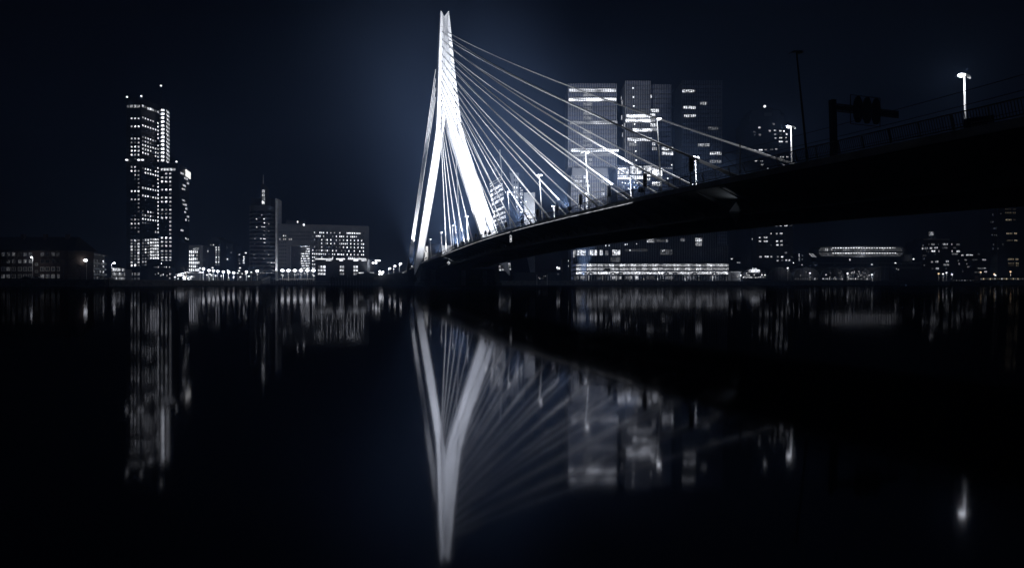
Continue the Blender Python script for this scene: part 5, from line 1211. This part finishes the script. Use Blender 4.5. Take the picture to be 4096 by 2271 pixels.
for i, (a, c, t, lb) in enumerate(halls):
    r, f = arch_hall(a, c, t, 1118, 404, lb)
    if i == 0:
        for j, y in enumerate((1093, 1100, 1109)):
            for k in range(15):
                st = g_.choice(('.+#-', '.-+#', '+#+-')[j]); f.put(window_mesh(lit(st, .9), 'frame', False), *f.uz(2973+k*6.2, y+g_.uniform(-1.5, 1.5)), g_.uniform(.5, .95), g_.uniform(.5, 1.0), out=.02)
        p = at(3017.5, 1083.5, 403); b = MB(); pts = []
        for k in range(24):
            t_ = 2*math.pi*k/24; sx = 3.9*math.copysign(abs(math.cos(t_))**.4, math.cos(t_)); sz = .85*math.copysign(abs(math.sin(t_))**.5, math.sin(t_)); pts.append(Vector((p.x+sx, 403, p.z+sz)))
        b.loft([pts, [q-Vector((0, .4, 0)) for q in pts]]); b.build('lit_sign', lit('#', .6), r)
        b = MB(); b.box(p.x-1.5, p.x+1.5, 402.6, 403, p.z+.7, p.z+1.9); b.build('lit_sign_crest', lit('#', .55), r)
    if i in (2, 3, 4):
        for k in range({2: 10, 3: 14, 4: 46}[i]):
            px = g_.uniform(a+6, c-6); mid_ = abs((px-a)/(c-a)*2-1); y = g_.uniform(1116-32*math.sqrt(1-mid_**2), 1117)
            f.put(window_mesh(lit(g_.choice('~--+~'), .9), 'frame', False), *f.uz(px, y), g_.uniform(.4, .9), g_.uniform(.3, 1.1), out=.03)
        for k in range(10): f.put(window_mesh(lit(g_.choice('~-+'), .6), 'frame', False), *f.uz(a+10+k*(c-a-20)/9, 1115), .9, 1.3, out=.03)
for px, y, lb in ((3240, 1092, 'lamp before the arched hall with the pale lit corner'), (3390, 1093, 'lamp between the plain hall and the glittering hall'), (3488, 1098, 'low lamp at the right foot of the glittering hall'), (2963, 1101, 'lamp at the left foot of the lit hall with the sign'), (3151, 1072, 'small lamp above the dark arched hall')):
    street_lamp(px, y, 401, lb, 700, LAMPDIM, r=.6, group='lamps before the arched halls')
r, f = simple('quay_kiosk', 'small pale kiosk with a lit awning left of the lit arched hall', 2925, 2962, 1088, 402, 6, M['grey'])
f.win(2946, 2957, 1102, 18, '-', .8); f.win(2928, 2944, 1104, 10, '~', 1)
f.slab(2923, 1086.5, 2964, 1088.5, lit('-', .8), 'lit_awning', 0, 1.5)

# building with the water tank on its roof
r, f = simple('hotel_building', 'dark stepped building carrying a pale water tank, with rows of lit windows', 3686, 3841, 968, 440, 18, M['facade2'])
b = MB(); b.prism([(xy(3697, 440)[0], 441), (xy(3802, 440)[0], 441), (xy(3796, 440)[0], 454), (xy(3703, 440)[0], 454)], ztop(967, 440), ztop(954, 440)); b.build('roof_stage', M['facade2'], r)
b = MB(); b.box(xy(3697, 440)[0], xy(3802, 440)[0], 440.6, 440.95, ztop(958.5, 440), ztop(956, 440)); b.build('roof_rail', M['fascia'], r)
tk = empty('water_tank', at(3725, 961, 446), 'small pale floodlit water tank with a conical roof on the stepped building', 'water tank')
cyl(tk, 'tank', xy(3725, 446), 18/2/F*440, ztop(942, 446), ztop(928, 446), M['plaster'], 20)
cyl(tk, 'cone_roof', xy(3725, 446), 21/2/F*440, ztop(928, 446)+.02, ztop(920, 446), M['grey'], 20, .2)
for dx in (-1.3, 1.3):
    for dy in (-1.3, 1.3):
        c = xy(3725, 446); b = MB(); b.tube([(c[0]+dx*1.1, c[1]+dy*1.1, ztop(955, 446)), (c[0]+dx*.9, c[1]+dy*.9, ztop(942, 446))], .14, 5); b.build('leg', M['grey'], tk)
lightobj('SPOT', 'tank_light', at(3727, 953, 441), 900, tk, at(3725, 930, 446), 80, .8, .2)
for zx, zy, w, c in ((720,760,18,'-'),(810,742,14,'-'),(870,740,60,'-'),(950,740,12,'~'),(1015,738,20,'-'),(1060,740,80,'+'),(1152,740,18,'+'),(1245,742,60,'-'),(712,805,26,'+'),(755,802,16,'+'),(782,800,10,'+'),(840,797,42,'+'),(915,793,60,'+'),(1025,793,40,'~'),(1060,793,76,'-'),(1195,793,50,'~'),(875,845,74,'#'),(960,843,20,'+'),(1157,843,18,'+'),(1250,845,66,'+'),(730,910,30,'~'),(760,910,20,'~'),(903,887,16,'~'),(1200,885,110,'-'),(855,1003,36,'+'),(928,1000,56,'+'),(1085,997,50,'+'),(1250,985,20,'-'),(740,1055,26,'~'),(1070,1050,100,'-'),(1265,1035,24,'-'),(862,1103,32,'~'),(935,1103,58,'+'),(1068,1105,28,'~'),(735,960,20,'~'),(775,845,10,'-'),(805,850,8,'-')):
    f.win(3500+(zx-w/2)/3.758, 3500+(zx+w/2)/3.758, 780+zy/3.758, 8.2, c, .55)
r, f = simple('low_offices', 'low dark office blocks with short lit strips between the tank building and the right tower', 3842, 3968, 1006, 446, 16, M['facade2'])
for zx, zy, w, c in ((1312,905,40,'+'),(1420,902,122,'+'),(1360,975,40,'-'),(1380,1033,20,'-'),(1500,973,100,'~'),(1640,973,66,'+'),(1330,1097,120,'+'),(1270,1095,40,'-'),(1400,1078,40,'-'),(1605,1100,150,'-'),(1660,1098,50,'+'),(1245,1153,60,'-'),(1320,1153,12,'-'),(1540,1160,110,'~'),(1660,1153,50,'+'),(1740,1152,60,'+'),(1560,890,40,'~')):
    px0, px1 = 3500+(zx-w/2)/3.758, 3500+(zx+w/2)/3.758
    if px0 > 3843 and px1 < 3968: f.win(px0, px1, 780+zy/3.758, 6.5, c, .5)
A, B, C = xy(3953, 452), xy(3990, 430), xy(4180, 430)
r = empty('residential_tower', (B[0], 440, GROUND), 'tall dark tower at the right edge under the bridge with warm dim window rows', 'tower')
block(r, 'wall', [A, B, C, (C[0], 470), (A[0]+8, 470)], GROUND, ztop(700, 430), M['facade2'])
f1, f2 = Face(r, A, B), Face(r, B, C)
for zy, c1, c2 in ((160, '+', '+'), (213, '~', '~'), (267, '-', '-'), (373, '+', '~'), (578, '+', '+'), (683, '-', '+'), (965, '+', '+'), (1025, '-', '+'), (1060, '~', '-')):
    y = 780+zy/3.758; s = (zy-160)*.055
    for k in range(4): f2.win(3500+(1950+s+k*24)/3.758, 3500+(1968+s+k*24)/3.758, y, 7, c1, .32, 'w')
    for k in range(2): f2.win(3500+(2066+s+k*24)/3.758, 3500+(2084+s+k*24)/3.758, y, 7, c2, .32, 'w')
for zx, zy in ((1772,295),(1775,405),(1745,405),(1790,500),(1820,500),(1765,600),(1800,600),(1830,605),(1778,808),(1848,803),(1785,745),(1920,740),(1915,170),(1890,280)): 
    px = 3500+zx/3.758
    if px < 3990: f1.win(px-1.5, px+1.5, 780+zy/3.758, 7, '-', .5, mull=False)
    else: f2.win(px-1.5, px+1.5, 780+zy/3.758, 7, '-', .5, mull=False)
# right hand quay: lamps and a row of little lit windows
for px, y, w, lb in ((3772, 1095, 0, 'white starlike lamp below the tank building'), (3786, 1090.5, 0, 'lamp on a short post below the tank building'), (3808, 1097.5, 0, 'right of three white lamps below the tank building'), (3755, 1094, 1, 'small warm lamp left of the white starlike lamp'), (3923, 1088.5, 1, 'slim warm lamp post before the low offices'), (3977, 1096, 1, 'warm lamp at the foot of the right tower'), (4042, 1086.5, 1, 'orange lamp post nearest the right edge'), (3981, 1101, 0, 'small bluish lamp under the warm lamp')):
    street_lamp(px, y, 404, lb, 250 if not w else 150, LAMPWARM if w else LAMPDIM, r=.55, group='lamps along the right hand quay')
lightobj('POINT', 'warm_quay_light', at(4040, 1098, 402), 500, None, size=1, col=(1, .5, .2))
r, f = simple('quay_arcade', 'low brown arcade on the right hand quay with a row of small yellowish windows', 3915, 4170, 1106, 400.5, 3.2, M['brick'])
for i in range(22): f.win(3921+i*9.2, 3927+i*9.2, 1115, 7, '-+~-+'[i % 5], .6, 'w' if i % 3 else 'c')
r = empty('moored_barge', at(3850, 1128, 392), 'long low moored barge with tiny portholes below the low offices', 'barge')
x0, x1 = xy(3800, 392)[0], xy(3908, 392)[0]
b = MB(); b.loft([[Vector((x, 390, 0.02)), Vector((x, 395, 0.02)), Vector((x, 395.5, z)), Vector((x, 389.5, z))] for x, z in ((x0-1.5, 2.6), (x0+1, 1.9), (x1-2, 1.8), (x1+1.2, 2.3))]); b.build('hull', M['black'], r)
b = MB(); b.box(x0+2, x1-4, 390.4, 394.6, 1.85, 3.4); b.build('cabin', M['facade2'], r)
fb = Face(r, (x0+2, 390.38), (x1-4, 390.38))
for i in range(8): fb.win(3813+i*11, 3817+i*11, 1121, 4, '~-~-+'[i % 5], .8, mull=False)
# patrol of low jetties between the pier and the parking storeys
r, f = simple('ferry_terminal', 'low black ferry terminal right of the far pylon leg with a few lights', 2060, 2250, 1092, 402, 12, M['facade2'])
for px, y, c in ((2155, 1110, '-'), (2159, 1114, '+'), (2175, 1104, '-'), (2182, 1104, '-'), (2230, 1077, '+'), (2172, 1113, '~'), (2232, 1096, '-')): f.win(px-2, px+2, y, 4, c, .8, mull=False)
for px, lb in ((2147.5, 'left of two pale posts before the ferry terminal'), (2189, 'taller of two pale posts before the ferry terminal')):
    b = MB(); p = at(px, 1098, 397); b.tube([(p.x, 397, .2), (p.x, 397, p.z)], .25, 6); tag(b.build('mooring_pile', M['plaster']), lb, 'mooring pile')
for px, y in ((2229, 1070), (2237, 1073)): 
    p = at(px, y, 402); b = MB(); r = empty('terminal_lamp', (p.x, 402, ztop(1092, 402)), 'left of the paired round lamps over the ferry terminal' if px < 2233 else 'right of the paired round lamps over the ferry terminal', 'lamp', 'paired lamps over the ferry terminal')
    b.tube([(p.x, 402.3, ztop(1092, 402)), (p.x, 402.3, p.z)], .1, 5); b.build('post', M['black'], r); b = MB(); b.ball(p, .6, .5, .75, seg=8, ring=5); b.build('globe', LAMPDIM, r)

# ------------------------------------------------------------------ misty night air
def haze():
    m = bpy.data.materials.new('night_haze'); m.use_nodes = True; t = m.node_tree; t.nodes.remove(t.nodes['Principled BSDF'])
    v = t.nodes.new('ShaderNodeVolumePrincipled'); v.inputs['Color'].default_value = (.36, .55, 1.0, 1); v.inputs['Density'].default_value = HAZE; v.inputs['Anisotropy'].default_value = 0.2
    t.links.new(v.outputs[0], t.nodes['Material Output'].inputs['Volume'])
    b = MB(); b.box(-525, 525, -45, 645, -1.2, 172)
    return tag(b.build('haze', m), kind='stuff')
HAZE = 0.00056
haze()
